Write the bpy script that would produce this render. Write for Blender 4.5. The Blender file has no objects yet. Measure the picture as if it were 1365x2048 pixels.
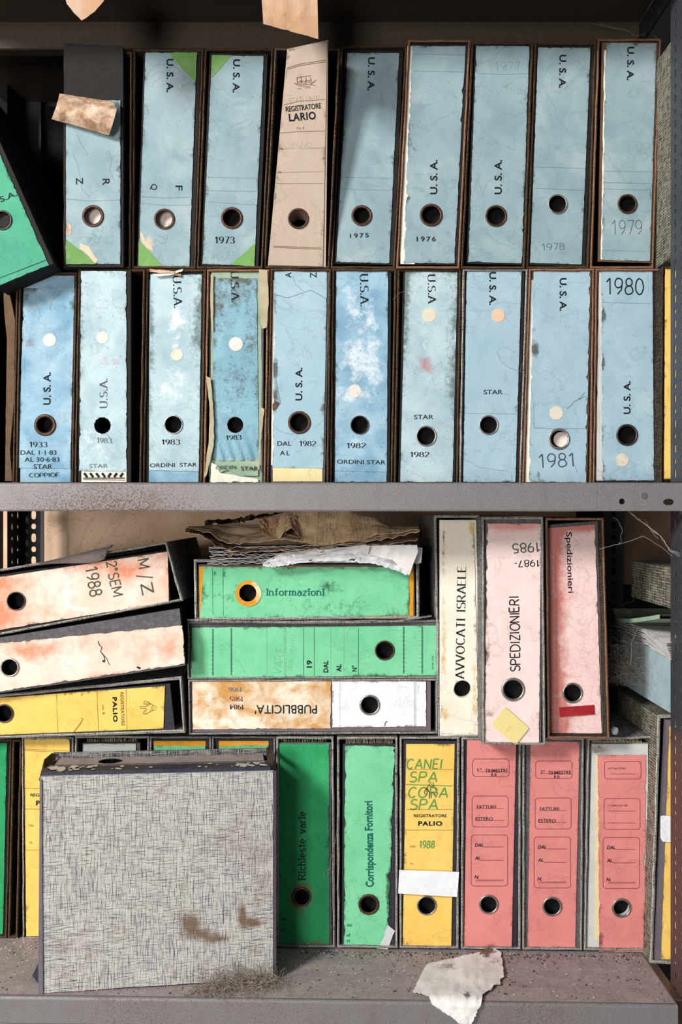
import bpy, math, random
from mathutils import Vector, noise
from mathutils.geometry import tessellate_polygon
R = random.Random(7)
SC = bpy.context.scene
COL = SC.collection
# ------------------------------------------------------------------ camera, light, exposure
F, D, CX, CY = 1882.0, 1.4, 682.5, 1024.0      # focal length in pixels, camera distance from the file fronts (m)
cam_d = bpy.data.cameras.new('camera'); cam = bpy.data.objects.new('camera', cam_d); COL.objects.link(cam)
cam.location = (0, -D, 0); cam.rotation_euler = (math.pi/2, 0, 0)
cam_d.sensor_fit = 'VERTICAL'; cam_d.sensor_height = 24; cam_d.lens = 24*F/2048; cam_d.clip_start = 0.05
SC.camera = cam
w = bpy.data.worlds.new('world'); SC.world = w; w.use_nodes = True
w.node_tree.nodes['Background'].inputs[0].default_value = (0.86, 0.93, 1.0, 1)
w.node_tree.nodes['Background'].inputs[1].default_value = 0.15
def area(name, loc, target, power, sx, sy, col):
    l = bpy.data.lights.new(name, 'AREA'); l.energy = power; l.shape = 'RECTANGLE'; l.size = sx; l.size_y = sy; l.color = col
    o = bpy.data.objects.new(name, l); COL.objects.link(o); o.location = loc
    o.rotation_euler = (Vector(target)-Vector(loc)).to_track_quat('-Z', 'Y').to_euler()
area('window_light', (-2.35, -2.8, 1.55), (0, 0, -0.1), 180, 0.7, 0.8, (1.0, 0.975, 0.94))
area('low_fill_light', (-1.3, -3.6, -0.15), (0, 0.1, -0.1), 74, 0.9, 0.9, (1.0, 0.95, 0.9))  # added low lamp for window light reaching the wall under the shelf
vs = SC.view_settings
vs.view_transform = 'Standard'; vs.look = 'None'; vs.gamma = 1; vs.use_curve_mapping = False; vs.exposure = 0.0

# ------------------------------------------------------------------ node materials
def lin(c):
    if isinstance(c[0], float) and max(c) <= 1.0: return (*c, 1)
    return tuple((v/255/12.92 if v/255 <= .04045 else ((v/255+.055)/1.055)**2.4) for v in c) + (1,)
class NT:
    def __init__(s, name):
        s.m = bpy.data.materials.new(name); s.m.use_nodes = True; s.t = s.m.node_tree; s.t.nodes.clear()
        s.out = s.t.nodes.new('ShaderNodeOutputMaterial'); s.b = s.t.nodes.new('ShaderNodeBsdfPrincipled')
        s.t.links.new(s.b.outputs[0], s.out.inputs[0])
    def n(s, typ, **k):
        x = s.t.nodes.new('ShaderNode'+typ)
        for a, v in k.items(): setattr(x, a, v)
        return x
    def set(s, sock, v):
        if isinstance(v, bpy.types.NodeSocket): s.t.links.new(v, sock)
        else: sock.default_value = v
    def math(s, op, a, b=0.0, clamp=False):
        x = s.n('Math', operation=op, use_clamp=clamp); s.set(x.inputs[0], a); s.set(x.inputs[1], b); return x.outputs[0]
    def mix(s, f, a, b):
        x = s.n('Mix', data_type='RGBA'); s.set(x.inputs[0], f); s.set(x.inputs[6], a); s.set(x.inputs[7], b); return x.outputs[2]
    def coord(s, scale=(1, 1, 1), skew=False):
        o = s.n('TexCoord').outputs['Object']
        if skew:
            p = s.n('SeparateXYZ'); s.set(p.inputs[0], o)
            q = s.n('SeparateXYZ'); s.set(q.inputs[0], s.n('TexCoord').outputs['Normal'])
            ax = s.math('GREATER_THAN', s.math('ABSOLUTE', q.outputs[0]), .7); az = s.math('GREATER_THAN', s.math('ABSOLUTE', q.outputs[2]), .7)
            def pick(f, a, b): return s.math('ADD', s.math('MULTIPLY', b, f), s.math('MULTIPLY', a, s.math('SUBTRACT', 1.0, f)))
            u = pick(ax, p.outputs[0], p.outputs[1]); v = pick(az, p.outputs[2], p.outputs[1])
            c = s.n('CombineXYZ'); s.set(c.inputs[0], s.math('MULTIPLY', u, scale[0])); s.set(c.inputs[1], s.math('MULTIPLY', v, scale[2]))
            return c.outputs[0]
        if scale == (1, 1, 1): return o
        m = s.n('Mapping'); s.set(m.inputs[0], o); m.inputs[3].default_value = scale; return m.outputs[0]
    def seed(s, k=0.0):
        if not hasattr(s, '_r'): s._r = s.math('MULTIPLY', s.n('ObjectInfo').outputs['Random'], 37.0)
        return s.math('ADD', s._r, k)
    def noise(s, scale, detail=4, vec=None, k=0.0, rough=.55, dist=0.0):
        x = s.n('TexNoise', noise_dimensions='4D'); s.set(x.inputs['Vector'], vec if vec is not None else s.coord())
        s.set(x.inputs['W'], s.seed(k)); x.inputs['Scale'].default_value = scale; x.inputs['Detail'].default_value = detail
        x.inputs['Roughness'].default_value = rough; x.inputs['Distortion'].default_value = dist
        return x.outputs[0]
    def thr(s, v, lo, gain):  # clamp((v-lo)*gain)
        return s.math('MULTIPLY', s.math('SUBTRACT', v, lo), gain, True)
    def bump(s, h, strength=.3, dist=.001):
        x = s.n('Bump'); x.inputs['Strength'].default_value = strength; x.inputs['Distance'].default_value = dist
        s.set(x.inputs['Height'], h); s.t.links.new(x.outputs[0], s.b.inputs['Normal'])
    def fin(s, col, rough=.8, metal=0.0, spec=.25):
        s.set(s.b.inputs['Base Color'], col); s.set(s.b.inputs['Roughness'], rough); s.set(s.b.inputs['Metallic'], metal)
        s.set(s.b.inputs['Specular IOR Level'], spec); return s.m
def paper(name, base, mot=None, dirt=(60, 52, 40), fade=(226, 228, 226), alt=(150, 95, 70), mottle=.5, speck=.35, streak=0.0, crack=0.0, fibre=.15, mscale=22, tide=1.0, altg=5, fk=.35):
    """aged paper; the vertex attribute 'st' carries where stains (r), bleaching (g) and discolouring (b) sit"""
    t = NT(name); base = lin(base); mot = lin(mot) if mot else tuple(v*.74 for v in base[:3])+(1,)
    n1 = t.noise(mscale, 6, dist=.6); c = t.mix(t.math('MULTIPLY', t.thr(n1, .40, 4.0), mottle), base, mot)
    n1b = t.noise(mscale*.45, 3, k=9, dist=1.2)
    c = t.mix(t.math('MULTIPLY', t.thr(n1b, .52, 6.0), mottle*fk), c, lin(fade))
    a = t.n('Attribute'); a.attribute_name = 'st'; sp = t.n('SeparateColor'); t.set(sp.inputs[0], a.outputs['Color'])
    nm = t.noise(60, 7, k=3, rough=.7)
    c = t.mix(t.thr(t.math('ADD', nm, sp.outputs[1]), .70, 6), c, lin(fade))
    nb = t.noise(48, 7, k=5, rough=.68)
    c = t.mix(t.thr(t.math('ADD', nb, sp.outputs[2]), .70 if altg > 3 else .62, altg), c, lin(alt))
    # tide marks left by water, and fine grain
    tn = t.noise(mscale*.7, 4, k=12, dist=.8)
    ti = t.math('SUBTRACT', 1.0, t.math('MULTIPLY', t.math('ABSOLUTE', t.math('SUBTRACT', tn, .56)), 60.0), True)
    c = t.mix(t.math('MULTIPLY', ti, .45*tide), c, tuple(v*.62 for v in base[:3])+(1,))
    c = t.mix(t.math('MULTIPLY', t.thr(t.noise(260, 5, k=14, rough=.8), .42, 4), .28), c, tuple(v*.72 for v in base[:3])+(1,))
    if streak:
        ns = t.noise(1, 5, vec=t.coord((160, 160, 12)), k=7)
        c = t.mix(t.math('MULTIPLY', t.thr(ns, .52, 5), streak), c, lin(alt))
    nd = t.noise(150, 8, k=1, rough=.75)
    c = t.mix(t.math('MULTIPLY', t.thr(t.math('ADD', nd, sp.outputs[0]), .69, 5.0), .85), c, lin(dirt))
    if speck:
        sv = t.noise(430, 2, k=4)
        big = t.noise(14, 2, k=6)
        c = t.mix(t.math('MULTIPLY', t.thr(t.math('ADD', sv, t.math('MULTIPLY', big, .22)), .765, 16), speck), c, lin((42, 38, 34)))
    if crack:
        nz = t.n('TexNoise'); t.set(nz.inputs['Vector'], t.coord()); nz.inputs['Scale'].default_value = 40; nz.inputs['Detail'].default_value = 3
        vm = t.n('VectorMath', operation='MULTIPLY_ADD'); t.set(vm.inputs[0], nz.outputs['Color']); vm.inputs[1].default_value = (.03, .03, .03); t.set(vm.inputs[2], t.coord())
        v = t.n('TexVoronoi', feature='DISTANCE_TO_EDGE', voronoi_dimensions='3D'); t.set(v.inputs['Vector'], vm.outputs[0]); v.inputs['Scale'].default_value = 85
        ln = t.math('SUBTRACT', 1.0, t.math('MULTIPLY', v.outputs[0], 26.0, True), True)
        c = t.mix(t.math('MULTIPLY', t.math('MULTIPLY', ln, t.thr(t.noise(18, 3, k=8), .42, 6)), crack), c, lin(alt))
    fb = t.noise(1, 3, vec=t.coord((900, 900, 260)), k=2)
    c = t.mix(t.math('MULTIPLY', t.thr(fb, .35, 2.0), fibre), c, tuple(v*.8 for v in base[:3])+(1,))
    t.bump(t.math('ADD', t.math('MULTIPLY', n1, 1.0), t.math('MULTIPLY', nd, .5)), .35, .0012)
    return t.fin(c, .85, 0, .2)
def plain(name, base, var=.25, scale=60, rough=.8, metal=0.0, dust=0.0, bumps=.3, dustc=(120, 112, 102), spec=.25):
    t = NT(name); b = lin(base); n = t.noise(scale, 6, rough=.65)
    c = t.mix(t.math('MULTIPLY', t.thr(n, .35, 3), var), b, tuple(v*.45 for v in b[:3])+(1,))
    if dust:
        c = t.mix(t.math('MULTIPLY', t.thr(t.noise(180, 6, k=2, rough=.7), .45, 4), dust), c, lin(dustc))
    t.bump(n, bumps, .001)
    return t.fin(c, rough, metal, spec)
def woven(name, ground, thread, bias=.0, per=.0016, amt=1.0, dirt=.3, dirtc=(92, 74, 52), grid=0.0):
    """cloth printed with an irregular mesh of threads"""
    t = NT(name); k = 2*math.pi/per
    uv = t.coord((1, 1, 1), True); s = t.n('SeparateXYZ'); t.set(s.inputs[0], uv)
    wob = t.math('MULTIPLY', t.noise(26, 2), .004)
    def lines(ax, sc):
        sn = t.math('SINE', t.math('MULTIPLY', t.math('ADD', s.outputs[ax], wob), k))
        an = t.noise(1, 3, vec=t.coord(sc, True), k=ax*11, rough=.6)
        return t.math('ADD', t.math('MULTIPLY', sn, .55), t.math('MULTIPLY', t.math('SUBTRACT', an, .5+bias), 3.4))
    zone = t.math('MULTIPLY', t.math('SUBTRACT', t.noise(13, 4, k=21), .5), 1.2 if grid else 0.0)
    a = t.thr(lines(0, (760, 1, 60)), zone, 2.2); b = t.thr(lines(1, (60, 1, 760)), t.math('MULTIPLY', zone, -1.0), 2.2)
    f = t.math('SUBTRACT', 1.0, t.math('MULTIPLY', t.math('SUBTRACT', 1.0, a), t.math('SUBTRACT', 1.0, b)))
    if grid:
        g = [t.thr(t.math('SINE', t.math('MULTIPLY', t.math('ADD', s.outputs[i], wob), k)), .35, 2.0) for i in (0, 1)]
        f = t.math('MAXIMUM', f, t.math('MULTIPLY', t.math('MAXIMUM', g[0], g[1]), grid))
    c = t.mix(t.math('MULTIPLY', f, amt), lin(ground), lin(thread))
    at = t.n('Attribute'); at.attribute_name = 'st'; sp = t.n('SeparateColor'); t.set(sp.inputs[0], at.outputs['Color'])
    dn = t.thr(t.math('ADD', t.noise(30, 6, k=3, rough=.7), sp.outputs[0]), .56, 2.6)
    c = t.mix(t.math('MULTIPLY', dn, dirt), c, lin(dirtc))
    t.bump(f, .3, .0006)
    return t.fin(c, .9, 0, .15)
def metal_paint(name, base, rust, amount=.3, rough=.5):
    t = NT(name); n = t.noise(500, 3); c = t.mix(t.thr(n, .35, 3), lin(base), tuple(v*.72 for v in lin(base)[:3])+(1,))
    c = t.mix(t.math('MULTIPLY', t.thr(t.noise(1, 5, vec=t.coord((60, 60, 12)), k=5), .5, 4), .35), c, tuple(v*.6 for v in lin(base)[:3])+(1,))
    a = t.n('Attribute'); a.attribute_name = 'st'; sp = t.n('SeparateColor'); t.set(sp.inputs[0], a.outputs['Color'])
    r = t.thr(t.math('ADD', t.noise(420, 7, k=2, rough=.75), t.math('ADD', sp.outputs[0], amount-.3)), .62, 9)
    r2 = t.thr(t.math('ADD', t.noise(28, 5, k=3), t.math('MULTIPLY', sp.outputs[0], .5)), .62, 5)
    r = t.math('MAXIMUM', r, t.math('MULTIPLY', r2, .35))
    c = t.mix(r, c, lin(rust))
    t.bump(t.math('ADD', n, r), .25, .0006)
    return t.fin(c, t.math('ADD', rough, t.math('MULTIPLY', r, .4)), .15, .4)
def ink(name, col, wear=.12, gain=8, alpha=1.0):
    """printed or written colour, worn away here and there"""
    t = NT(name); tr = t.n('BsdfTransparent'); mx = t.n('MixShader')
    t.fin(lin(col), .7, 0, .2)
    f = t.thr(t.noise(300, 5, rough=.7), .5-.35*(1-wear)-.05, gain) if wear else 1.0
    if wear: f = t.math('MULTIPLY', f, alpha)
    else: f = alpha
    t.set(mx.inputs[0], f); t.t.links.new(tr.outputs[0], mx.inputs[1]); t.t.links.new(t.b.outputs[0], mx.inputs[2])
    t.t.links.new(mx.outputs[0], t.out.inputs[0]); return t.m

M = {}
BL = (165, 203, 222)
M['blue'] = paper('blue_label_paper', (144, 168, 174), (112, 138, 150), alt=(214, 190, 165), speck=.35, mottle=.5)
M['blue_clean'] = paper('pale_blue_label_paper', (160, 188, 200), (134, 166, 182), alt=(205, 190, 165), speck=.2, mottle=.4)
M['blue_stain'] = paper('water_stained_blue_paper', (152, 186, 204), (98, 144, 172), fade=(206, 218, 226), alt=(120, 90, 105), dirt=(52, 58, 50), mottle=.9, speck=.6)
M['blue_faded'] = paper('bleached_blue_paper', (180, 202, 208), (138, 168, 178), fade=(222, 228, 230), alt=(170, 130, 138), dirt=(84, 96, 88), mottle=.7, speck=.5)
M['blue_mould'] = paper('mouldy_blue_paper', (136, 176, 192), (98, 142, 158), dirt=(78, 70, 46), alt=(96, 92, 60), fade=(200, 220, 226), mottle=.7, speck=.9)
M['green'] = paper('green_label_paper', (124, 204, 158), (94, 182, 134), dirt=(26, 70, 48), alt=(60, 120, 80), fade=(140, 215, 165), speck=.35, mottle=.55)
M['green_teal'] = paper('teal_green_label_paper', (84, 164, 134), (60, 140, 112), dirt=(26, 70, 48), alt=(60, 120, 80), fade=(90, 195, 150), speck=.2, mottle=.5)
M['green_deep'] = paper('deep_green_label_paper', (48, 156, 98), (34, 128, 76), dirt=(14, 50, 34), alt=(116, 90, 60), fade=(90, 200, 130), speck=.4, mottle=.6)  # deep green; the Richieste file's darker tone carries the woven box's shadow
M['green_patch'] = paper('leaf_green_paper', (116, 160, 92), (92, 136, 72), speck=.2, mottle=.5, dirt=(50, 80, 40))
M['yellow'] = paper('yellow_label_paper', (238, 200, 106), (226, 176, 76), dirt=(90, 60, 24), alt=(226, 150, 50), fade=(244, 220, 150), speck=.3, mottle=.45)
M['orange_patch'] = paper('ochre_paper', (216, 152, 40), (190, 126, 26), fade=(238, 214, 170), speck=.1, mottle=.6)
M['red'] = paper('coral_red_label_paper', (216, 136, 132), (202, 118, 115), dirt=(110, 50, 48), alt=(190, 74, 72), fade=(228, 140, 136), speck=.3, mottle=.5)
M['pink_fade'] = paper('faded_pink_label_paper', (236, 214, 210), (226, 196, 192), dirt=(120, 78, 54), alt=(218, 150, 142), fade=(240, 228, 224), speck=.2, mottle=.5, crack=.14, altg=2)
M['pink_worn'] = paper('streaked_pink_label_paper', (236, 208, 204), (226, 186, 182), dirt=(120, 44, 32), alt=(190, 112, 102), fade=(240, 226, 222), speck=.1, mottle=.5, crack=.5, altg=3)
M['peach'] = paper('peach_stained_paper', (240, 214, 200), (234, 190, 166), dirt=(110, 60, 40), alt=(212, 130, 92), fade=(244, 234, 224), speck=.35, mottle=.9, mscale=16, altg=2.5)
M['white'] = paper('aged_white_paper', (236, 230, 216), (226, 216, 192), dirt=(90, 78, 56), alt=(206, 170, 96), fade=(242, 240, 234), speck=.25, mottle=.5)
M['white_clean'] = paper('white_card', (232, 234, 238), (214, 216, 222), speck=.2, mottle=.4, dirt=(90, 85, 84))
M['greycard'] = paper('grey_white_card', (200, 202, 200), (178, 180, 176), alt=(170, 180, 130), speck=.3, mottle=.5)
M['ochre_mottle'] = paper('water_marked_ochre_paper', (234, 222, 200), (196, 138, 56), dirt=(104, 66, 34), fade=(240, 232, 218), alt=(190, 134, 56), mottle=1.3, speck=.5, mscale=30, fk=.5, altg=4)
M['beige'] = paper('beige_ribbed_card', (190, 172, 155), (178, 158, 140), dirt=(84, 64, 50), fade=(206, 192, 178), speck=.25, mottle=.4, fibre=.5)
M['cream'] = paper('cream_paper', (228, 212, 160), (214, 194, 140), speck=.2, mottle=.3)
M['dot'] = paper('round_white_sticker_paper', (222, 214, 208), (200, 196, 190), speck=.35, mottle=.5)
M['dot_tan'] = paper('round_tan_sticker_paper', (222, 192, 164), (206, 172, 140), speck=.25, mottle=.4)
M['tanback'] = paper('dirty_paper_back', (206, 176, 150), (140, 106, 80), dirt=(84, 62, 42), alt=(110, 84, 60), fade=(222, 204, 184), speck=.8, mottle=1.2, mscale=60, fk=.8)
M['brownpaper'] = paper('brown_note_paper', (188, 150, 118), (170, 130, 98), dirt=(96, 70, 48), speck=.3, mottle=.5)
M['plastic'] = paper('yellowed_film', (182, 172, 142), (150, 138, 104), dirt=(110, 96, 60), speck=.2, mottle=.6)
M['olive'] = paper('green_tinted_film', (150, 172, 150), (124, 150, 126), dirt=(70, 70, 46), speck=.4, mottle=.6)
M['dot_cream'] = paper('round_cream_sticker_paper', (218, 210, 192), (198, 190, 168), speck=.3, mottle=.4)
M['redtape'] = paper('dark_red_tape', (160, 34, 44), (140, 24, 36), speck=.1, mottle=.3)
M['tagyellow'] = paper('pale_yellow_slip', (226, 210, 142), (216, 198, 128), speck=.1, mottle=.3)
M['board'] = plain('black_brown_board', (30, 27, 27), .4, 80, .75, dust=.25, dustc=(62, 55, 48))
M['board_navy'] = plain('navy_black_board', (44, 43, 52), .35, 80, .7, dust=.25, dustc=(84, 80, 82))
M['board_grey'] = plain('dusty_grey_board', (86, 84, 88), .4, 60, .8, dust=.5, dustc=(130, 124, 120))
M['board_mauve'] = plain('mauve_grey_board', (104, 96, 104), .3, 60, .8, dust=.4, dustc=(128, 120, 122))
M['board_brown'] = plain('brown_card', (104, 80, 60), .5, 40, .85, dust=.3)
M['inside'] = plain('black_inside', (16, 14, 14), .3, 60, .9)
M['case'] = woven('dark_woven_case', (34, 30, 28), (104, 92, 72), bias=.10, dirt=.4, dirtc=(58, 42, 30))
M['case_grey'] = woven('grey_woven_case', (52, 52, 56), (176, 174, 168), bias=.06, dirt=.3, dirtc=(110, 104, 96))
M['case_light'] = woven('light_woven_cloth', (66, 64, 58), (176, 170, 150), bias=.07, dirt=.3, per=.004)
M['woven_front'] = woven('white_cloth_with_dark_threads', (222, 219, 215), (34, 33, 40), bias=.05, grid=.72, dirt=.8, dirtc=(94, 68, 40))
M['edge_brown'] = woven('frayed_brown_edging', (48, 38, 30), (112, 88, 66), bias=.02, per=.002, dirt=.5, dirtc=(60, 40, 28))
M['edge_tan'] = woven('worn_tan_edging', (110, 78, 60), (176, 132, 106), bias=.02, per=.002, dirt=.5, dirtc=(84, 56, 38))
M['edge_grey'] = woven('stitched_grey_edging', (52, 50, 52), (200, 196, 188), bias=-.02, per=.002, dirt=.3)
M['rust'] = plain('rusted_ring', (78, 54, 42), .7, 300, .45, metal=.5, dust=.35, dustc=(150, 110, 88), bumps=.8, spec=.5)
M['nickel'] = plain('tarnished_steel_ring', (188, 184, 178), .45, 260, .32, metal=.9, dust=.25, dustc=(90, 64, 46), spec=.5)
M['darkring'] = plain('dark_steel_ring', (96, 84, 78), .5, 260, .35, metal=.8, dust=.3, dustc=(70, 46, 36), spec=.5)
M['pages'] = plain('old_page_edges', (196, 184, 160), .6, 500, .9)
M['disc'] = paper('white_page_seen_through_ring', (214, 204, 196), (190, 180, 172), speck=1.0, mottle=.3, dirt=(40, 34, 30))
M['shelf'] = metal_paint('grey_enamel_with_rust', (128, 124, 126), (104, 74, 52), .24)
M['shelf_dusty'] = plain('dust_covered_metal', (164, 152, 152), .45, 40, .95, dust=.55, dustc=(104, 94, 94), bumps=.9)
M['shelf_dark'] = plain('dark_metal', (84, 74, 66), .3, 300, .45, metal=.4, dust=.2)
M['post'] = metal_paint('slotted_dark_steel', (72, 72, 78), (96, 62, 48), .28, .45)
M['post_red'] = metal_paint('slotted_brown_steel', (92, 68, 68), (120, 88, 70), .3, .5)
M['dark_post'] = metal_paint('slotted_black_steel', (44, 44, 46), (70, 52, 40), .2, .5)
M['wall'] = paper('stained_plaster', (232, 200, 170), (204, 166, 132), dirt=(96, 58, 34), alt=(150, 104, 72), fade=(226, 198, 170), speck=.9, mottle=.8, mscale=9)
M['newsprint'] = paper('browned_newsprint', (226, 200, 166), (196, 166, 130), dirt=(52, 38, 26), alt=(96, 72, 48), speck=.5, mottle=.8)
M['char'] = plain('charred_paper', (96, 74, 56), .7, 90, .95, dust=.4, dustc=(140, 108, 78))
M['greypaper'] = paper('grey_dusty_paper', (234, 231, 230), (200, 196, 194), dirt=(70, 66, 62), speck=.6, mottle=.8)
M['navy'] = plain('navy_binding_cloth', (44, 44, 62), .4, 90, .6, dust=.25, dustc=(80, 80, 92))
M['flake'] = plain('bare_paper_flakes', (196, 188, 172), .4, 300, .9)
M['dust'] = plain('grey_fluff', (150, 138, 126), .4, 200, 1.0)
M['web'] = plain('cobweb_thread', (170, 165, 158), .2, 200, 1.0)
M['crumb'] = plain('pale_crumbs', (190, 186, 184), .4, 300, .9)
M['crumb_dark'] = plain('dark_crumbs', (70, 60, 54), .4, 300, .9)
M['k'] = ink('black_ink', (18, 22, 28), .06)
M['kworn'] = ink('worn_black_ink', (22, 26, 30), .42, 7)
M['kgrey'] = ink('grey_pencil', (92, 100, 106), .3, 5, .8)
M['kpale'] = ink('pale_pencil', (120, 130, 134), .5, 4, .55)
M['kpurple'] = ink('faded_purple_ink', (70, 62, 82), .4, 5, .75)
M['kred'] = ink('dark_red_print', (110, 34, 36), .15, 6, .85)
M['kgreen'] = ink('green_marker', (96, 148, 72), .1, 6, .9)
M['kteal'] = ink('teal_print', (12, 92, 84), .25, 6)
M['kbrown'] = ink('brown_print', (96, 66, 34), .2, 5, .75)
M['marker'] = ink('faded_marker', (70, 78, 66), .2, 5, .85)
M['pen'] = ink('grey_pen', (60, 72, 82), .1, 6, .9)
M['crease'] = ink('paper_crease', (84, 106, 114), .45, 5, .42)

# ------------------------------------------------------------------ stroke lettering
def arc(cx, cy, rx, ry, a0, a1, n=10):
    return [(cx+rx*math.cos(math.radians(a0+(a1-a0)*i/n)), cy+ry*math.sin(math.radians(a0+(a1-a0)*i/n))) for i in range(n+1)]
G = {
 'A': (.78, [[(0, 0), (.36, 1)], [(.36, 1), (.74, 0)], [(.13, .33), (.6, .33)]]),
 'B': (.68, [[(0, 0), (0, 1)], [(0, 1)]+arc(.3, .76, .26, .24, 90, -90)+[(0, .52)], [(.3, .52)]+arc(.33, .26, .3, .26, 90, -90)+[(0, 0)]]),
 'C': (.74, [arc(.38, .5, .36, .5, 45, 315, 16)]),
 'D': (.76, [[(0, 0), (0, 1)], [(0, 1)]+arc(.25, .5, .45, .5, 90, -90, 14)+[(0, 0)]]),
 'E': (.6, [[(0, 0), (0, 1)], [(0, 1), (.52, 1)], [(0, .52), (.44, .52)], [(0, 0), (.54, 0)]]),
 'F': (.6, [[(0, 0), (0, 1)], [(0, 1), (.52, 1)], [(0, .5), (.42, .5)]]),
 'G': (.76, [arc(.38, .5, .36, .5, 45, 330, 16), [(.4, .42), (.72, .42), (.72, .1)]]),
 'I': (.16, [[(.05, 0), (.05, 1)]]),
 'L': (.56, [[(0, 1), (0, 0)], [(0, 0), (.5, 0)]]),
 'M': (.88, [[(0, 0), (0, 1)], [(0, 1), (.4, .15)], [(.4, .15), (.8, 1)], [(.8, 1), (.8, 0)]]),
 'N': (.74, [[(0, 0), (0, 1)], [(0, 1), (.64, 0)], [(.64, 0), (.64, 1)]]),
 'O': (.82, [arc(.38, .5, .38, .5, 90, 450, 22)]),
 'P': (.64, [[(0, 0), (0, 1)], [(0, 1)]+arc(.3, .74, .28, .26, 90, -90)+[(0, .48)]]),
 'R': (.7, [[(0, 0), (0, 1)], [(0, 1)]+arc(.3, .75, .27, .25, 90, -90)+[(0, .5)], [(.28, .5), (.62, 0)]]),
 'S': (.62, [arc(.29, .75, .26, .25, 35, 270, 12)+arc(.29, .25, .29, .25, 90, -150, 12)]),
 'T': (.68, [[(0, 1), (.64, 1)], [(.32, 1), (.32, 0)]]),
 'U': (.74, [[(0, 1), (0, .3)]+arc(.32, .3, .32, .3, 180, 360, 12)+[(.64, 1)]]),
 'V': (.74, [[(0, 1), (.35, 0)], [(.35, 0), (.7, 1)]]),
 'Z': (.66, [[(0, 1), (.58, 1)], [(.58, 1), (0, 0)], [(0, 0), (.6, 0)]]),
 '0': (.6, [arc(.27, .5, .27, .5, 90, 450, 20)]),
 '1': (.42, [[(.02, .76), (.24, 1)], [(.24, 1), (.24, 0)]]),
 '2': (.6, [arc(.27, .73, .25, .27, 170, -35, 12)+[(0, 0)], [(0, 0), (.55, 0)]]),
 '3': (.6, [arc(.25, .76, .24, .24, 150, -90, 12), arc(.25, .26, .28, .27, 90, -150, 14)]),
 '4': (.62, [[(.42, 0), (.42, 1)], [(.42, 1), (0, .3)], [(0, .3), (.56, .3)]]),
 '5': (.6, [[(.5, 1), (.08, 1)], [(.08, 1), (.04, .56)]+arc(.25, .32, .28, .32, 110, -150, 14)]),
 '6': (.6, [arc(.27, .3, .26, .3, 90, 450, 18), [(.02, .36), (.1, .75), (.4, 1)]]),
 '7': (.56, [[(0, 1), (.52, 1)], [(.52, 1), (.18, 0)]]),
 '8': (.6, [arc(.27, .76, .22, .24, -90, 270, 16), arc(.27, .27, .27, .27, 90, 450, 18)]),
 '9': (.6, [arc(.27, .7, .26, .3, -90, 270, 18), [(.53, .7), (.48, .3), (.2, 0)]]),
 '.': (.2, [[(.06, 0), (.06, .07)]]), '-': (.42, [[(.05, .42), (.34, .42)]]), '/': (.4, [[(.1, -.1), (.14, 1.1)]]),
 "'": (.2, [[(.06, 1), (.03, .8)]]), 'o_': (.3, [arc(.12, .85, .1, .12, 0, 360, 10)]), ' ': (.5, []),
 'a': (.56, [arc(.24, .22, .22, .23, 0, 360, 14), [(.46, .5), (.46, 0)], arc(.24, .42, .22, .22, 0, 140, 8)]),
 'c': (.52, [arc(.25, .32, .24, .32, 50, 310, 14)]),
 'd': (.6, [arc(.25, .32, .24, .32, 0, 360, 16), [(.5, 1), (.5, 0)]]),
 'e': (.56, [[(.02, .34), (.48, .34)]+arc(.25, .33, .24, .32, 5, 310, 16)]),
 'f': (.4, [[(.16, 0), (.16, .75)]+arc(.32, .78, .16, .2, 180, 60, 6), [(0, .62), (.34, .62)]]),
 'h': (.58, [[(.03, 0), (.03, 1)], [(.03, .4)]+arc(.25, .4, .22, .24, 180, 0, 10)+[(.47, 0)]]),
 'i': (.24, [[(.1, 0), (.1, .64)], [(.1, .84), (.1, .94)]]),
 'm': (.86, [[(.03, 0), (.03, .64)], [(.03, .42)]+arc(.21, .42, .18, .22, 180, 0, 10)+[(.39, 0)], [(.39, .42)]+arc(.57, .42, .18, .22, 180, 0, 10)+[(.75, 0)]]),
 'n': (.58, [[(.03, 0), (.03, .64)], [(.03, .4)]+arc(.25, .4, .22, .24, 180, 0, 10)+[(.47, 0)]]),
 'o': (.58, [arc(.26, .32, .25, .32, 90, 450, 18)]),
 'r': (.42, [[(.05, 0), (.05, .64)], [(.05, .4)]+arc(.25, .42, .18, .22, 170, 60, 6)]),
 's': (.48, [arc(.22, .48, .19, .16, 40, 270, 10)+arc(.22, .16, .22, .16, 90, -150, 10)]),
 't': (.4, [[(.16, .86), (.16, .12), (.26, 0), (.36, .04)], [(0, .64), (.34, .64)]]),
 'v': (.54, [[(0, .64), (.24, 0)], [(.24, 0), (.48, .64)]]),
 'z': (.5, [[(0, .64), (.42, .64)], [(.42, .64), (0, 0)], [(0, 0), (.44, 0)]]),
}
def stroke(pts, wf, V, Fc):
    """ribbon along pts; wf(dx,dy) gives the width"""
    n = len(pts)
    if n < 2: return
    L = []
    for i in range(n):
        a = pts[max(i-1, 0)]; b = pts[min(i+1, n-1)]
        dx, dy = b[0]-a[0], b[1]-a[1]; l = math.hypot(dx, dy) or 1e-6; dx /= l; dy /= l
        h = wf(dx, dy)/2; L.append((pts[i][0]-dy*h, pts[i][1]+dx*h, pts[i][0]+dy*h, pts[i][1]-dx*h))
    k = len(V)
    for x0, y0, x1, y1 in L: V.extend([(x0, y0), (x1, y1)])
    for i in range(n-1): Fc.append((k+2*i, k+2*i+1, k+2*i+3, k+2*i+2))
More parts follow.
